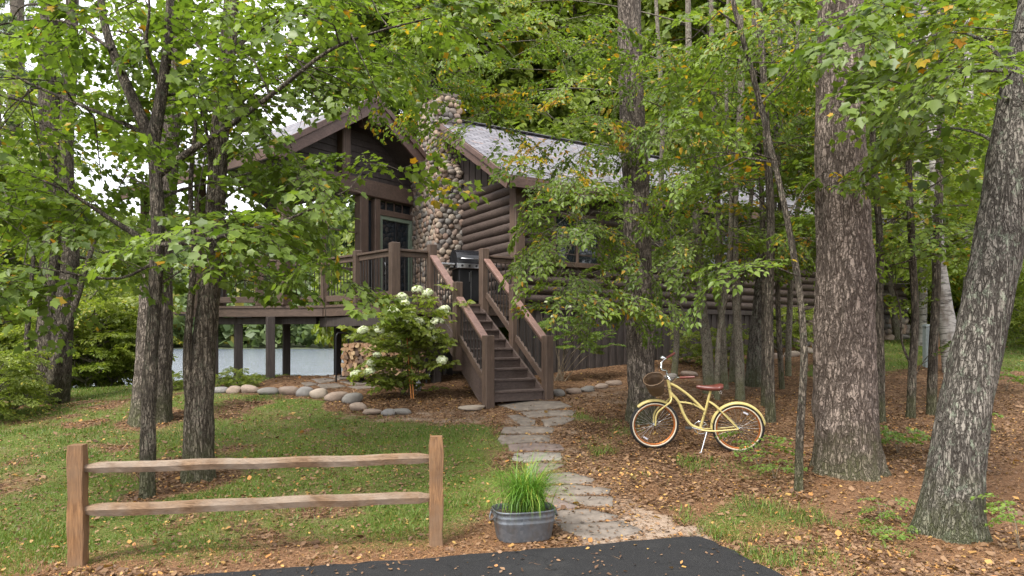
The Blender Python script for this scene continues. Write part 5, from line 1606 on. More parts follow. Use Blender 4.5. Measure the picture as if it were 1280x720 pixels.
seedling(1276, 690, 5, .40, 'bright green seedling at the lower right edge', .38, 1.0)
seedling(1102, 652, 4, .2, 'tiny seedling by the root of the leaning oak', .28)
seedling(1112, 672, 3, .14, 'dark tiny seedling on the needles before the leaning oak', .35)
seedling(1258, 488, 6, .5, 'leafy seedling on the slope right of the leaning oak', .6, .9)
seedling(1215, 540, 4, .3, 'seedling half hidden behind the leaning oak trunk', .5)

# ------------------------------------------------------------------ lawn, fallen leaves, pine needles
def sample(N, y0, y1, seed, power=1.0, xm=1.55):
    N = int(N * xm / 1.15)
    r = np.random.default_rng(seed)
    y = y0 + (y1 - y0) * r.random(N) ** power
    x = (r.random(N) * 2 - 1) * y * .75 * xm
    return r, x, y
def off_limits(x, y):
    """driveway, stairs and stepping stones"""
    e = [(-30, -2.6), (-12, 2.2), (-6, 3.76), (-2.07, 4.77), (-.2, 5.21), (.95, 5.53), (1.56, 5.70), (1.87, 4.75), (2.9, 1), (2.9, -12), (-30, -12)]
    return in_poly(x, y, e)
STP = []
for px, m, lb in FL:
    STP.append([tuple(at_ground(a / 3.43 + 560, b / 3.43 + 480).xy) for a, b in px])
def on_stone(x, y):
    r = np.zeros(x.shape, bool)
    for q in STP: r |= in_poly(x, y, q)
    return r
r, x, y = sample(900000, 4.6, 21, 12, 1.7)
gr, sa, ne = zone(x, y)
pn = .5 + .5 * vnoise(x * 4, y * 4, 51)
k = (r.random(len(x)) < gr ** 1.5 * (.30 + .7 * pn) * .62) & ~off_limits(x, y) & ~on_stone(x, y)
x, y = x[k], y[k]; N = len(x); z = g(x, y)
a = r.random(N) * 6.283; h = (.022 + .035 * r.random(N)) * (.7 + .5 * vnoise(x * 2, y * 2, 52)) * (1 + .03 * y); w = .0032 * (1 + .08 * y) * (.7 + .6 * r.random(N)); lx = r.normal(0, .5, N) * h; ly = r.normal(0, .5, N) * h
c = np.stack([x, y, z - .004], -1); s = np.stack([np.cos(a) * w, np.sin(a) * w, np.zeros(N)], -1)
V = np.stack([c - s, c + s, c + np.stack([lx, ly, h], -1)], 1)
tone = np.clip(.5 + .45 * vnoise(x * .9, y * .9, 53) + .35 * (r.random(N) - .5), 0, 1)
dry = (r.random(N) < .10 + .12 * (vnoise(x * 1.7, y * 1.7, 54) > .2))
col = np.stack([tone, dry * r.uniform(.5, 1, N), r.random(N), np.ones(N)], -1)
tag(link('grass', np_mesh('grass', V, 3, [(0, 1, 2)], M['lawn_blade'], col)), 'short patchy green lawn grass', kind='stuff')
# coarse tufts on the right verge
r, x, y = sample(60000, 4.5, 9.5, 13, 1.0)
gr, sa, ne = zone(x, y)
k = (x > 1.0) & (r.random(len(x)) < (gr > .22) * .9 * (vnoise(x * 2.6, y * 2.6, 57) > .05)) & ~off_limits(x, y) & ~on_stone(x, y)
x, y = x[k], y[k]; N = len(x); a = r.random(N) * 6.283; h = .05 + .09 * r.random(N)
c = np.stack([x, y, g(x, y) - .004], -1); s = np.stack([np.cos(a), np.sin(a), np.zeros(N)], -1) * .0035; ld = np.stack([np.cos(a + 1.57), np.sin(a + 1.57), np.zeros(N)], -1)
m = c + ld * (h * .35)[:, None] + np.array([0, 0, 1]) * (h * .6)[:, None]; e = c + ld * (h * 1.1)[:, None] + np.array([0, 0, 1]) * (h * .65)[:, None]
V = np.stack([c - s, c + s, m + s * .8, e, m - s * .8], 1)
col = np.stack([r.random(N) * .7, (r.random(N) < .15) * .8, r.random(N), np.ones(N)], -1)
tag(link('verge_grass', np_mesh('verge_grass', V, 5, [(0, 1, 2, 4), (4, 2, 3)], M['lawn_blade'], col)), kind='stuff')

def litter(N, y0, y1, seed, power=1.0):
    r, x, y = sample(N, y0, y1, seed, power); N = len(x)
    gr, sa, ne = zone(x, y)
    cl = .5 + .5 * vnoise(x * .9, y * .9, 61); right = sstep(-.5, 1.0, x)
    pr = np.where(gr > .3, (.14 + .42 * cl ** 2 + .15 * right), .85); pr = np.where(sa > .4, .16 + .30 * cl, pr); pr = np.where(ne > .5, pr * .28 + .04, pr)
    pr = np.where((y > 18) & (x < 0), .05, pr)
    k = (r.random(N) < pr) & ~(off_limits(x, y) & (r.random(N) < .96)) & ~(on_stone(x, y) & (r.random(N) < .88))
    x, y = x[k], y[k]; N = len(x)
    on = off_limits(x, y); z = np.where(on, .026, g(x, y) + .006) + on_stone(x, y) * .016
    big = 1 + .9 * (r.random(N) < .06)
    L = (.015 + .030 * r.random(N) ** 1.6) * big; a = r.random(N) * 6.283; dz = r.normal(0, .3, N)
    d = np.stack([np.cos(a), np.sin(a), dz], -1); nr = np.stack([r.normal(0, .45, N), r.normal(0, .45, N), np.ones(N)], -1)
    V = leaf_geo(np.stack([x, y, z + .004], -1), d, nr, L, L * r.uniform(.45, .9, N), .18, -.15)
    V[:, :, 2] += np.maximum(0, z - V[:, :, 2].min(1))[:, None]
    far = np.clip((y - 11) / 10, 0, 1)
    yl = (r.random(N) < .16) * r.uniform(.5, 1, N)
    col = np.stack([r.random(N) ** 1.1, yl, r.random(N), np.ones(N)], -1)
    return V, col
A1 = litter(135000, 4.5, 12.5, 14); A2 = litter(60000, 12.5, 30, 15)
tag(link('fallen_leaves', np_mesh('fallen_leaves', np.concatenate([A1[0], A2[0]]), 6, LQ, M['litter_leaf'], np.concatenate([A1[1], A2[1]]))), kind='stuff')
r, x, y = sample(1500, 4.6, 15, 71, 1.2)
gr, sa, ne = zone(x, y); k = (r.random(len(x)) < np.where(gr > .3, .12, .9)) & ~off_limits(x, y) & ~on_stone(x, y)
x, y = x[k], y[k]; N = len(x); a = r.random(N) * 6.283; L = .05 + .22 * r.random(N) ** 2.5
V = leaf_geo(np.stack([x, y, g(x, y) + .008], -1), np.stack([np.cos(a), np.sin(a), r.normal(.03, .07, N)], -1), np.stack([r.normal(0, .4, N), r.normal(0, .4, N), np.ones(N)], -1), L, .004 + .02 * L, .02, -.02)
tag(link('fallen_twigs', np_mesh('fallen_twigs', V, 6, LQ, M['litter_leaf'], np.stack([r.random(N) * .5, np.zeros(N), r.random(N), np.ones(N)], -1))), kind='stuff')
r, x, y = sample(420000, 4.4, 11.0, 16, 1.25)
gr, sa, ne = zone(x, y)
k = (r.random(len(x)) < np.clip(ne * .8 + .07 - .6 * (sa > .4), .03, 1) * (.35 + .65 * (vnoise(x * 2.2, y * 2.2, 63) > -.25))) & ~(off_limits(x, y) & (r.random(len(x)) < .99)) & ~on_stone(x, y)
x, y = x[k], y[k]; N = len(x); a = r.random(N) * 6.283; L = r.uniform(.035, .085, N)
c = np.stack([x, y, np.where(off_limits(x, y), .026, g(x, y) + .008)], -1); d = np.stack([np.cos(a) * L, np.sin(a) * L, r.normal(.0, .12, N) * L], -1); s = np.stack([-np.sin(a), np.cos(a), np.zeros(N)], -1) * .0019
V = np.stack([c - s, c + s, c + d], 1)
col = np.stack([r.random(N), (r.random(N) < .15) * 1.0, r.random(N), np.ones(N)], -1)
tag(link('pine_needles', np_mesh('pine_needles', V, 3, [(0, 1, 2)], M['needle_litter'], col)), kind='stuff')

# ------------------------------------------------------------------ the trees near the camera
def pxs(l, Y0=None):
    """(u, v, Y) rows -> points"""
    return [P(*q) for q in l]

def tree_base(u, v): return at_ground(u, v) - Vector((0, 0, .12))

def trunk_px(t, rows, Y, dY=0.0, ws=.92, **k):
    """trunk through pixel rows (u, v, diameter in px); Y at the base, leaning dY towards the top"""
    v0, v1 = rows[0][1], rows[-1][1]; pts = []; rad = []
    for i, (u, v, w) in enumerate(rows):
        y = Y + dY * (v0 - v) / (v0 - v1)
        p = P(u, v, y)
        if i == 0: p = p - Vector((0, 0, .12))
        pts.append(p); rad.append(w * y / F / 2 * ws)
    return t.trunk(pts, rad, **k)

# --- slender maple at the left
b = at_ground(184, 621)
t = Tree('maple_tree', 'slender young maple forking high up, just behind the left half of the rail fence', 'tree', b, 'dark_bark', 'maple', 'maple_leaf', seed=1, yellow=.025)
Y = b.y
o1 = trunk_px(t, [(184, 621, 19), (186, 500, 18.5), (193, 380, 18), (197, 300, 18), (195, 225, 17), (191, 165, 17)], Y, 0, seg=16, step=.07, rough=.10, flare=.3, fh=.12)[0]
fk = o1[-1]
t.stick([Vector(fk) - Vector((0, 0, .12)), P(168, 128, Y), P(145, 75, Y + .1), P(130, 25, Y + .1), P(120, -60, Y + .2), P(118, -180, Y)], .062, .02, .1, 10)
t.stick([Vector(fk) - Vector((0, 0, .12)), P(203, 110, Y - .1), P(210, 50, Y - .2), P(213, -40, Y - .2), P(208, -200, Y)], .066, .02, .1, 10)
LIM = [([(192, 312, 0), (165, 290, -.1), (140, 275, -.15), (85, 240, -.35), (12, 208, -.6)], .040),
       ([(190, 172, 0), (150, 152, .05), (105, 133, .1), (50, 110, .2), (-10, 82, .2), (-60, 70, .2)], .026),
       ([(199, 218, 0), (235, 190, -.1), (290, 155, -.1), (350, 110, -.2), (410, 64, -.2), (470, 40, -.2), (540, 22, -.3)], .040),
       ([(198, 306, 0), (240, 303, -.2), (320, 285, -.3), (375, 268, -.4), (437, 236, -.5)], .030),
       ([(203, 112, 0), (183, 60, -.2), (187, 10, -.3), (180, -50, -.3)], .024),
       ([(190, 330, 0), (150, 348, -.3), (95, 343, -.5), (30, 330, -.7)], .016),
       ([(140, 62, 0), (90, 30, .1), (40, 25, .2), (-20, 35, .3)], .02),
       ([(197, 250, 0), (230, 236, .3), (290, 222, .5), (350, 205, .6)], .018),
       ([(150, 90, 0), (190, 40, .3), (250, 10, .5), (310, -15, .6)], .018),
       ([(205, 120, 0), (232, 118, .2), (262, 140, .3), (300, 120, .6)], .016)]
for l, r in LIM:
    op = t.stick([P(u, v, Y + d) for u, v, d in l], r, .006, .12, 7)
    t.leafy([P(u, v, Y + d) for u, v, d in l], 1.0, 1.15, .3)
for c in [(265, 262, 6.7, 55, 18, .3, 6), (310, 250, 6.9, 40, 16, .3, 3), (330, 330, 7.0, 50, 26, .5, 4), (300, 350, 7.3, 50, 26, .4, 3),
          (60, 300, 6.5, 50, 25, .4, 5), (120, 320, 6.6, 40, 20, .4, 4), (30, 240, 6.4, 40, 30, .5, 3), (100, 190, 7.6, 60, 40, .7, 5), (40, 150, 7.4, 50, 40, .7, 4), (60, 60, 7.2, 60, 40, .8, 5),
          (150, 20, 7.3, 60, 30, .8, 5), (250, 40, 7.2, 50, 40, .7, 5), (320, 60, 7.0, 60, 40, .6, 5), (400, 60, 7.0, 60, 35, .6, 6), (450, 30, 7.0, 60, 30, .5, 6), (250, 110, 7.6, 50, 40, .7, 4),
          (330, 150, 7.2, 50, 30, .6, 4), (250, 340, 7.6, 50, 20, .5, 2), (120, 250, 7.8, 60, 30, .6, 3), (480, 70, 7.0, 50, 30, .4, 4)]:
    t.cluster(*c)
t.keep = False; t.vmax = 402
for c in [(380, 200, 6.9, 22, 8, .15, 2, .12), (440, 198, 6.8, 12, 6, .15, 1, .12), (340, 300, 7.2, 26, 14, .3, 2), (330, 330, 7.3, 26, 16, .3, 2), (370, 345, 7.2, 16, 8, .3, 2), (405, 360, 7.2, 8, 4, .2, 1, .1)]:
    t.cluster(*c)
t.keep = True
t.build()

# --- rough-barked oak with a thin second stem
b = at_ground(247, 600)
t = Tree('oak_tree', 'rough grey oak with a thin second stem on its left, beyond the rail fence', 'tree', b, 'oak_bark', 'maple', 'maple_leaf', seed=2, yellow=.03)
Y = b.y
o1 = trunk_px(t, [(247, 601, 43), (249, 540, 42), (252, 470, 39), (259, 390, 33), (266, 320, 29), (272, 220, 26), (277, 150, 25), (284, 60, 23), (292, -40, 20), (298, -200, 15)], Y, .2, .84, seg=30, step=.06, rough=.07, flare=.45, fh=.16)[0]
t.stick([P(243, 545, Y - .02), P(236, 490, Y - .1), (P(234, 440, Y - .12)), P(239, 370, Y - .1), P(243, 310, Y), P(238, 240, Y), P(245, 150, Y + .2)], .055, .02, .1, 10)
for l, r in [([(270, 220, 0), (262, 190, -.2), (255, 150, -.4), (230, 90, -.5)], .03), ([(276, 160, 0), (310, 120, .2), (360, 95, .5), (420, 90, .8)], .03), ([(283, 70, 0), (320, 40, .3), (380, 10, .5), (430, -10, .5)], .03), ([(280, 90, 0), (240, 50, .3), (200, 20, .4)], .025), ([(268, 260, 0), (300, 235, .4), (345, 225, .7)], .018), ([(272, 205, 0), (240, 180, .6), (200, 170, 1.0)], .018)]:
    q = [P(u, v, Y + .1 + d) for u, v, d in l]; t.stick(q, r, .007, .12, 7); t.leafy(q, 1.0, 1.1, .35)
for c in [(330, 110, 8.3, 60, 40, .6, 5), (380, 40, 8.4, 60, 40, .6, 6), (440, 110, 8.6, 30, 20, .4, 2), (320, 200, 8.6, 40, 30, .5, 4), (220, 60, 8.4, 50, 40, .5, 4), (300, 20, 8.2, 60, 30, .6, 4), (330, 270, 8.4, 40, 30, .5, 4), (460, 60, 8.8, 50, 30, .5, 4)]:
    t.cluster(*c)
t.build()

# --- tall grey pine behind them
b = at_ground(190, 527)
t = Tree('pine_tree', 'thick straight grey pine standing behind the slender maple on the lawn', 'tree', b, 'grey_pine_bark', 'beech', 'maple_leaf', seed=3, yellow=.03)
Y = b.y
o1 = trunk_px(t, [(190, 527, 52), (191, 470, 49), (194, 400, 45), (200, 300, 38), (209, 200, 31), (218, 100, 26), (227, 0, 22), (236, -120, 18)], Y, 0, .84, seg=30, step=.10, rough=.06, flare=.28, fh=.25)[0]
t.tpl = TPL['back']
t.crown(o1, 5.2, 9.5, 8, 1.6, 2.2, .2, .8, .8)
t.build()

# --- dark clump at the left edge of the lawn
b = at_ground(58, 503)
t = Tree('maple_tree', 'dark multi-stemmed maple at the far left of the lawn beside the bushes', 'tree', b, 'dark_bark', 'back', 'back_leaf', seed=4, yellow=.04)
Y = b.y
o1 = trunk_px(t, [(56, 504, 36), (60, 440, 33), (64, 370, 30), (66, 300, 28), (64, 200, 27), (62, 80, 25), (64, -60, 20)], Y, 0, seg=24, step=.12, rough=.07, flare=.4, fh=.25)[0]
t.stick([P(72, 500, Y - .1), P(76, 450, Y - .2), P(80, 390, Y - .2), P(88, 320, Y), P(82, 200, Y), P(88, 80, Y), P(92, -50, Y)], .20, .1, .15, 12)
t.stick([P(68, 500, Y - .3), P(66, 470, Y - .4), P(80, 420, Y - .3), P(100, 360, Y - .2), P(118, 300, Y)], .11, .04, .15, 10)
t.stick([P(44, 500, Y - .3), P(34, 440, Y - .3), P(37, 380, Y - .2), P(44, 300, Y)], .06, .03, .15, 8)
t.crown(o1, 3.0, 9.5, 16, 1.6, 2.8, .15, .8, .75, .04)
t.build()
b = at_ground(20, 478)
t = Tree('maple_tree', 'dark single-stemmed maple behind the clump at the left edge', 'tree', b, 'dark_bark', 'back', 'back_leaf', seed=5)
o1 = trunk_px(t, [(22, 480, 27), (19, 420, 25), (16, 350, 23), (14, 240, 21), (20, 100, 19), (22, -50, 15)], b.y, 0, seg=20, step=.14, rough=.06, flare=.3)[0]
t.crown(o1, 3.4, 9.5, 12, 1.6, 2.8, .15, .8, .7, .04)
t.build()

# --- tall pine beside the bicycle
b = at_ground(801, 527)
t = Tree('pine_tree', 'straight brown pine trunk standing right behind the bicycle basket', 'tree', b, 'grey_pine_bark', 'beech', 'maple_leaf', seed=6)
o1 = trunk_px(t, [(802, 528, 41), (801, 480, 38), (799, 400, 37), (796, 280, 36), (791, 150, 34), (786, 20, 32), (784, -160, 28)], b.y, 0, seg=34, step=.06, rough=.06, flare=.3, fh=.16)[0]
t.build()
# --- the big red-brown pine
b = at_ground(1058, 588)
t = Tree('pine_tree', 'thickest reddish pine trunk with plated bark right of the bicycle', 'tree', b, 'pine_bark', 'beech', 'maple_leaf', seed=7)
o1 = trunk_px(t, [(1058, 590, 86), (1058, 540, 80), (1057, 450, 75), (1055, 330, 69), (1052, 200, 64), (1050, 60, 60), (1049, -60, 57), (1048, -200, 50)], b.y, 0, seg=64, step=.035, rough=.06, flare=.30, fh=.17, lobes=7)[0]
t.build()
# --- the leaning lichen-grey tree
b = at_ground(1190, 668)
t = Tree('oak_tree', 'leaning grey oak with lichen on its bark at the right edge', 'tree', b, 'lichen_bark', 'maple', 'maple_leaf', seed=8, yellow=.08)
Y = b.y
o1 = trunk_px(t, [(1184, 670, 80), (1190, 620, 72), (1199, 560, 68), (1213, 480, 64), (1228, 400, 62), (1245, 310, 60), (1262, 220, 58), (1280, 120, 55), (1300, 0, 48), (1318, -160, 36)], Y, .1, seg=56, step=.035, rough=.05, flare=.55, fh=.14, lobes=5)[0]
for l, r in [([(1286, 95, 0), (1250, 88, -.1), (1200, 92, -.1), (1150, 108, -.2), (1110, 100, -.3)], .022), ([(1280, 130, 0), (1240, 60, .2), (1190, 40, .4), (1120, 60, .5)], .02), ([(1300, 0, 0), (1230, -20, 0), (1150, -10, .2), (1080, 20, .3)], .025), ([(1262, 200, 0), (1230, 170, .4), (1180, 160, .7), (1120, 175, .9)], .018)]:
    q = [P(u, v, Y + .1 + d) for u, v, d in l]; t.stick(q, r, .006, .1, 7); t.leafy(q, .9, 1.1, .25)
for c in [(1200, 60, 6.0, 60, 40, .5, 5), (1130, 40, 6.2, 50, 40, .5, 4), (1230, 20, 5.8, 50, 30, .4, 3)]:
    t.cluster(*c)
t.build()

# --- the understory of thin stems round the bicycle and to the right
def sapling(label, rows, dY=0.0, seed=0, limbs=(), clusters=(), bark='sapling_bark', tpl='beech', auto=None, yellow=.06, name='maple_sapling', force=(), leaf='maple_leaf', hue=None):
    b = at_ground(rows[0][0], rows[0][1])
    t = Tree(name, label, 'tree', b, bark, tpl, leaf, seed=seed, yellow=yellow)
    op = trunk_px(t, rows, b.y, dY, seg=12, step=.10, rough=.07, flare=.3, fh=.12, lobes=3)[0]
    for l, r in limbs:
        q = [P(u, v, b.y + d) for u, v, d in l]; t.stick(q, r, .005, .12, 6); t.leafy(q, 1.0, 1.1, .25)
    if auto: t.crown(op, *auto)
    for c in clusters: t.cluster(*c)
    t.keep = False; t.vmax = 405
    for c in force: t.cluster(*c)
    t.build()

sapling('thin leaning sapling standing in front of the big pine, nearest the drive', [(998, 615, 11), (1000, 540, 10), (1005, 450, 9.5), (1000, 370, 9), (985, 280, 8.5), (965, 190, 8), (940, 90, 7), (916, 0, 6), (905, -80, 4)], .3, 21, bark='dark_bark',
        limbs=[([(985, 270, 0), (1010, 230, .1), (1035, 215, .2)], .008), ([(970, 200, 0), (930, 190, -.1), (880, 200, -.2)], .010), ([(950, 130, 0), (985, 90, .2), (1000, 30, .3)], .010), ([(998, 345, 0), (950, 330, -.2), (900, 345, -.3)], .009)],
        clusters=[(900, 210, 7.4, 50, 20, .3, 3), (960, 60, 7.6, 60, 40, .4, 4), (1000, 20, 7.4, 50, 30, .3, 3), (880, 60, 7.6, 50, 40, .4, 3)], force=[(915, 365, 7.2, 20, 4, .2, 3)])
sapling('young maple with two leaning stems directly behind the bicycle saddle', [(886, 492, 16), (884, 440, 14), (878, 380, 12), (872, 300, 11), (866, 200, 10), (862, 100, 9), (860, -20, 7), (862, -120, 5)], 0, 22,
        limbs=[([(880, 420, 0), (850, 380, .1), (838, 320, .2), (842, 250, .3)], .02), ([(868, 250, 0), (800, 232, -.5), (730, 228, -.9), (670, 240, -1.2)], .014), ([(872, 320, 0), (810, 300, -.8), (740, 290, -1.2), (680, 300, -1.6)], .014), ([(864, 150, 0), (790, 120, -.4), (710, 110, -.8), (620, 120, -1.0)], .014),
               ([(862, 90, 0), (780, 60, -.3), (680, 50, -.6), (580, 60, -.8)], .014), ([(866, 200, 0), (920, 170, .3), (980, 160, .5)], .012), ([(876, 360, 0), (820, 350, -.8), (760, 345, -1.4), (710, 360, -1.8)], .012), ([(861, 30, 0), (780, 10, 0), (700, 0, -.2), (620, 10, -.4)], .014)],
        clusters=[(790, 262, 9.4, 55, 28, .5, 6), (845, 300, 9.6, 45, 36, .5, 5), (765, 165, 9.6, 50, 25, .4, 4), (930, 300, 10.4, 45, 45, .6, 4), (900, 240, 10.2, 50, 40, .6, 4), (760, 210, 9.6, 60, 30, .4, 6), (735, 300, 9.3, 44, 30, .4, 5), (740, 250, 9.5, 50, 25, .4, 5), (715, 330, 9.0, 30, 25, .3, 4), (735, 370, 9.0, 34, 22, .3, 3), (800, 330, 9.5, 50, 30, .5, 4), (680, 90, 9.8, 70, 30, .6, 7, .12), (600, 70, 9.8, 70, 35, .6, 7), (700, 140, 9.6, 45, 16, .4, 4, .55), (820, 160, 9.8, 60, 50, .6, 6), (640, 20, 9.8, 80, 30, .6, 6), (780, 40, 10, 60, 40, .6, 6), (540, 60, 9.8, 50, 40, .5, 6), (900, 120, 10.4, 50, 50, .6, 5), (530, 110, 9.6, 30, 12, .3, 2, .2), (838, 365, 9.6, 30, 8, .3, 2)],
        force=[(548, 104, 9.6, 22, 8, .2, 4), (575, 96, 9.6, 22, 10, .2, 3), (520, 92, 9.5, 20, 8, .2, 2), (700, 262, 9.2, 28, 20, .3, 6, .1), (696, 300, 9.0, 18, 14, .3, 4, .12), (690, 215, 9.4, 26, 12, .3, 3, .2), (706, 150, 9.4, 22, 8, .3, 3, .6), (600, 140, 9.5, 40, 10, .3, 4, .1), (540, 112, 9.5, 24, 8, .2, 2, .2), (715, 350, 8.9, 18, 14, .3, 3, .08), (732, 380, 8.8, 20, 10, .3, 3)])
TRUNKS = [
 ('smooth grey sapling just right of the saddle, straight and thin', [(905, 486, 11), (903, 420, 10), (898, 330, 9), (896, 200, 8), (890, 60, 7), (888, -90, 5)], 'sapling_bark'),
 ('thin dark stem leaning left in the row behind the bicycle wheel', [(925, 500, 13), (924, 440, 12), (920, 360, 11), (918, 250, 10), (926, 120, 9), (925, -80, 6)], 'sapling_bark'),
 ('pale blotched birch trunk, thickest of the stems behind the rear wheel', [(942, 482, 24), (944, 440, 22), (950, 380, 19), (956, 320, 16), (968, 220, 13), (975, 100, 11), (980, -80, 8)], 'lichen_bark'),
 ('dark straight sapling touching the rear mudguard on its right', [(963, 528, 13), (962, 470, 12), (961, 390, 12), (963, 280, 11), (958, 160, 10), (950, 20, 8), (946, -100, 6)], 'dark_bark'),
 ('thin stem paired behind the dark straight sapling at the rear wheel', [(955, 508, 9), (956, 440, 9), (955, 350, 8), (952, 240, 7), (944, 100, 6), (940, -80, 4)], 'dark_bark'),
 ('dark thin stem close to the right side of the big pine', [(1101, 528, 12), (1100, 460, 11), (1099, 390, 10), (1100, 300, 9), (1092, 200, 8), (1088, 60, 7), (1085, -90, 5)], 'dark_bark'),
 ('forked dark sapling midway between the big pine and the leaning oak', [(1138, 522, 12), (1140, 470, 11), (1144, 400, 10), (1140, 310, 9), (1136, 200, 8), (1142, 80, 7), (1146, -90, 5)], 'dark_bark'),
 ('straight brown sapling between the forked one and the leaning oak', [(1164, 518, 13), (1166, 450, 12), (1170, 370, 11), (1172, 280, 10), (1176, 170, 9), (1174, 40, 8), (1178, -90, 5)], 'dark_bark'),
 ('thin sapling with peeling bark behind the pine and the bicycle frame', [(842, 470, 9), (846, 420, 8), (838, 350, 8), (826, 280, 7), (828, 150, 7), (820, 0, 5), (818, -90, 4)], 'sapling_bark'),
 ('slim leaning stem left of the big pine, beyond the dark saplings', [(985, 470, 8), (986, 420, 8), (990, 330, 7), (1000, 220, 6), (996, 80, 6), (1002, -80, 4)], 'sapling_bark'),
]
for i, (lb, rows, bk) in enumerate(TRUNKS):
    right = rows[0][0] > 1080
    lim = ()
    if lb.startswith('forked'):
        lim = [([(1141, 460, 0), (1128, 430, 0), (1124, 380, .05), (1110, 340, .1), (1103, 300, .2)], .022), ([(1141, 475, 0), (1160, 445, .1), (1180, 440, .15)], .008)]
    sapling(lb, rows, R.uniform(-.4, .5), 40 + i, lim, auto=(3.0 if not right else 2.7, 6.8, 14, 1.0, 1.9, .2, 1.0, .95, .014), bark=bk, yellow=(.06, .1, .04)[i % 3], tpl=('beech', 'maple')[i % 2])
for i, (lb, rows, bk) in enumerate((('very thin sapling crossing behind the bicycle seat, left of the grey one', [(896, 500, 8), (898, 430, 7), (910, 340, 7), (914, 240, 6), (908, 120, 5), (912, -80, 4)], 'sapling_bark'),
    ('slim pale sapling tilted right between the bicycle saddle and rear wheel', [(914, 478, 8), (918, 420, 7), (930, 330, 7), (940, 230, 6), (942, 100, 5), (950, -80, 4)], 'sapling_bark'),
    ('pair-mate slim stem at the right of the pale blotched birch', [(978, 486, 7), (974, 420, 7), (972, 330, 6), (975, 230, 6), (966, 100, 5), (968, -80, 4)], 'dark_bark'))):
    sapling(lb, rows, .2, 80 + i, (), auto=(3.2, 6.8, 9, 1.0, 1.7, .2, 1.0, .95, .012), bark=bk, yellow=.06)
# birches at the right
for lb, rows, sd in (('white birch leaning left behind the grey post, beside the leaning oak', [(1192, 466, 24), (1186, 420, 21), (1178, 370, 19), (1172, 300, 16), (1168, 200, 13), (1160, 60, 10), (1150, -90, 7)], 61),
                     ('upright white birch half hidden behind the leaning oak', [(1208, 440, 15), (1210, 380, 14), (1212, 300, 14), (1213, 200, 12), (1210, 60, 10), (1212, -90, 7)], 62),
                     ('slim white birch seen between the saplings right of the big pine', [(1152, 432, 11), (1154, 360, 10), (1150, 280, 10), (1146, 180, 9), (1150, 40, 8), (1148, -90, 6)], 63)):
    sapling(lb, rows, 0, sd, auto=(3.2, 8.0, 16, 1.2, 2.2, .2, 1.0, .7, .015), bark='birch_bark', name='birch_tree', tpl='back', leaf='back_leaf')

# ------------------------------------------------------------------ kinds of trees further back, then copies of them
def kind_tree(name, seed, H, r0, nb, h0, L0, L1, tpl, leafmat, bark, dens, sc=1.0, pitch=.2, yellow=.05, lean=.3):
    t = Tree(name, 'tree', 'tree', (0, 0, 0), bark, tpl, leafmat, seed=seed, yellow=yellow, keep=False, local=True)
    t.twigs = False
    rr = np.random.default_rng(seed)
    pts = [Vector((rr.normal(0, .12) * (i > 0) + lean * (i / 5) ** 2 * rr.normal(), rr.normal(0, .12) * (i > 0), -.2 + H * i / 5)) for i in range(6)]
    op, _ = t.trunk(pts, [r0, r0 * .85, r0 * .72, r0 * .55, r0 * .38, r0 * .15], seg=12, step=.4, rough=.05, flare=.3)
    t.crown(op, h0, H, nb, L0, L1, pitch, sc, dens, .05)
    for o in [k for k in bpy.data.objects if k.parent == t.root]:
        pass
    root = t.build(local=True)
    return root
KINDS = {
 'broad': kind_tree('forest_tree', 71, 13, .20, 40, 2.4, 2.6, 2.0, 'far', 'back_leaf', 'dark_bark', .36),
 'broad2': kind_tree('forest_tree', 72, 15, .24, 46, 3.0, 3.2, 2.2, 'far', 'back_leaf', 'grey_pine_bark', .36, yellow=.08),
 'slim': kind_tree('forest_tree', 73, 10, .11, 30, 1.4, 2.0, 1.2, 'back', 'back_leaf', 'sapling_bark', .6, yellow=.05),
 'low': kind_tree('understory_tree', 74, 5.5, .07, 24, .7, 1.5, 1.2, 'back', 'back_leaf', 'sapling_bark', .62, pitch=.3),
 'pine': kind_tree('pine_tree', 75, 19, .26, 56, 4.0, 3.0, 1.0, 'pine', 'pine_needle', 'grey_pine_bark', .55, pitch=.1, lean=.1),
 'bush': kind_tree('bush', 76, 2.4, .03, 22, .15, 1.0, .8, 'back', 'bush_leaf', 'sapling_bark', .55, .75, pitch=.6),
}
USED = set()
def plant(kind, x, y, sc=1.0, rz=0.0, label='', group=None, cat='tree', sz=None):
    root = KINDS[kind]
    c = root if kind not in USED else copy_tree(root)
    USED.add(kind)
    c.location = (x, y, gz(x, y) - .05); c.rotation_euler = (0, 0, rz); c.scale = (sc, sc, sz or sc)
    c['label'] = label; c['category'] = cat
    if group: c['group'] = group
    return c
rr = np.random.default_rng(9)
def far_xy(u, Y): return (u - 640) / F * Y, Y
# behind the cabin and the right-hand wood
spots = []
for Y, us, kinds in ((22, (1110, 1300, 1420), ('slim', 'low')), (25, (1060, 1185, 1350), ('slim', 'low')), (29, (1010, 1090, 1165, 1240, 1330), ('broad', 'slim', 'low')),
                     (27, (700, 790, 880, 960), ('broad', 'slim')), (33, (560, 640, 720, 800, 900, 990, 1080, 1180, 1280), ('broad2', 'broad', 'slim')), (42, (540, 640, 720, 800, 890, 980, 1070, 1170, 1270), ('broad2', 'broad', 'broad2')), (54, (560, 800, 1040, 1280), ('broad2', 'broad'))):
    for i, u in enumerate(us):
        x, y = far_xy(u + rr.uniform(-18, 18), Y + rr.uniform(-1.5, 1.5))
        spots.append((kinds[i % len(kinds)], x, y))
LBL = {'broad': 'leafy green forest tree in the wood behind the cabin', 'broad2': 'tall leafy forest tree in the wood behind the cabin', 'slim': 'slim green forest tree among the right-hand woods', 'low': 'low green understory tree in the wood on the right', 'pine': 'tall dark pine rising behind the cabin roof'}
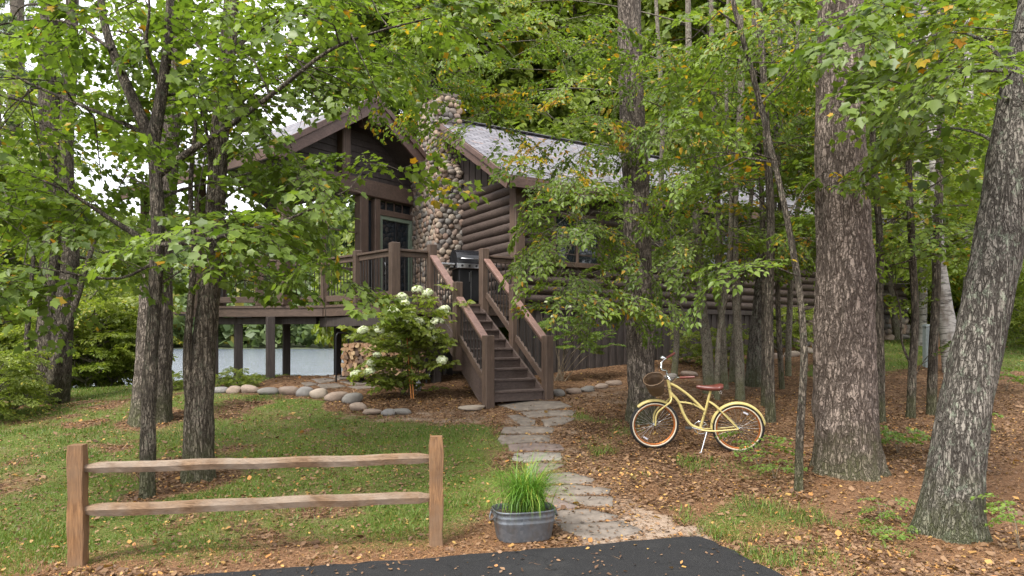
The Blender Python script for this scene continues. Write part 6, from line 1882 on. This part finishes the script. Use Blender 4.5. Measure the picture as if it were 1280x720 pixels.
for k, x, y in spots:
    if gz(x, y) < -1.5:                            # no trees in the lake: bring them to the near shore
        u_ = 640 + x / y * F
        if u_ < 485: continue
        x, y = far_xy(u_, 28 + rr.uniform(-1, 1)); k = 'broad2'
    plant(k, x, y, rr.uniform(.85, 1.15) * (1.0 if y < 26 else 1.2 if y < 38 else 1.5), rr.uniform(0, 6.28), LBL[k], LBL[k].replace('leafy ', '').replace('green ', '') + 's')
# left: trees between the lawn and the lake
for i, (k, u, Y, sc) in enumerate((('broad', -60, 22, .8), ('slim', 40, 25, .95), ('slim', -10, 20, .9), ('broad2', -150, 22, .8), ('broad', -260, 16, .75), ('slim', -100, 24, 1.0))):
    x, y = far_xy(u, Y)
    c = plant(k, x, y, sc, rr.uniform(0, 6.28), 'bushy green tree between the lawn and the lake shore', 'trees along the lake shore')
for i, (k, u, Y, sc) in enumerate((('pine', 492, 28, 1.0), ('pine', 20, 28, .9), ('pine', 530, 29, 1.05))):
    x, y = far_xy(u, Y)
    plant(k, x, y, sc, rr.uniform(0, 6.28), 'tall pine on the lake shore seen left of the cabin', 'pines along the lake shore')
# bushes: bright ones left of the lawn, low greenery in the right-hand wood
for i, (u, Y, sc) in enumerate(((92, 17, .85), (114, 16.6, .8), (132, 17.2, .75), (104, 18.5, 1.1), (126, 18.5, 1.0), (84, 21, 1.2), (118, 22, 1.3), (60, 21, .9), (15, 21, .9))):
    x, y = far_xy(u, Y)
    plant('bush', x, y, sc, rr.uniform(0, 6.28), 'bright green bush at the end of the lawn, before the lake', 'bushes at the end of the lawn', 'bush')
for i, (u, v, sc) in enumerate(((8, 520, .42), (30, 505, .38), (-20, 530, .45))):
    p = at_ground(u, v); plant('bush', p.x, p.y, sc, rr.uniform(0, 6.28), 'low green weeds growing at the left edge of the lawn', 'weeds at the left edge of the lawn', 'bush')
for i, (u, v, sc) in enumerate(((276, 480, .12), (296, 479, .15), (314, 480, .11), (216, 484, .14))):
    p = at_ground(u, v + 4); plant('bush', p.x, p.y, sc, rr.uniform(0, 6.28), 'small dark leafy shrub growing before the deck posts', 'shrubs before the deck posts', 'bush')
for i, (u, Y, sc) in enumerate(((1090, 26, 1.0), (1130, 27, 1.1), (1165, 25, .9), (1230, 24, 1.0), (1270, 22, .9), (1060, 28, 1.2), (1300, 19, .8), (1200, 30, 1.4), (1015, 27, 1.2))):
    x, y = far_xy(u, Y)
    plant('bush', x, y, sc, rr.uniform(0, 6.28), 'green bush on the slope of the right-hand wood', 'bushes on the wooded slope', 'bush')
for i, (u, v, sc) in enumerate(((905, 462, .36), (862, 455, .3), (975, 440, .45), (1000, 432, .4))):
    p = at_ground(u, v); plant('bush', p.x, p.y, sc, rr.uniform(0, 6.28), 'small shrub at the foot of the cabin wall', 'small shrubs along the cabin wall', 'bush')
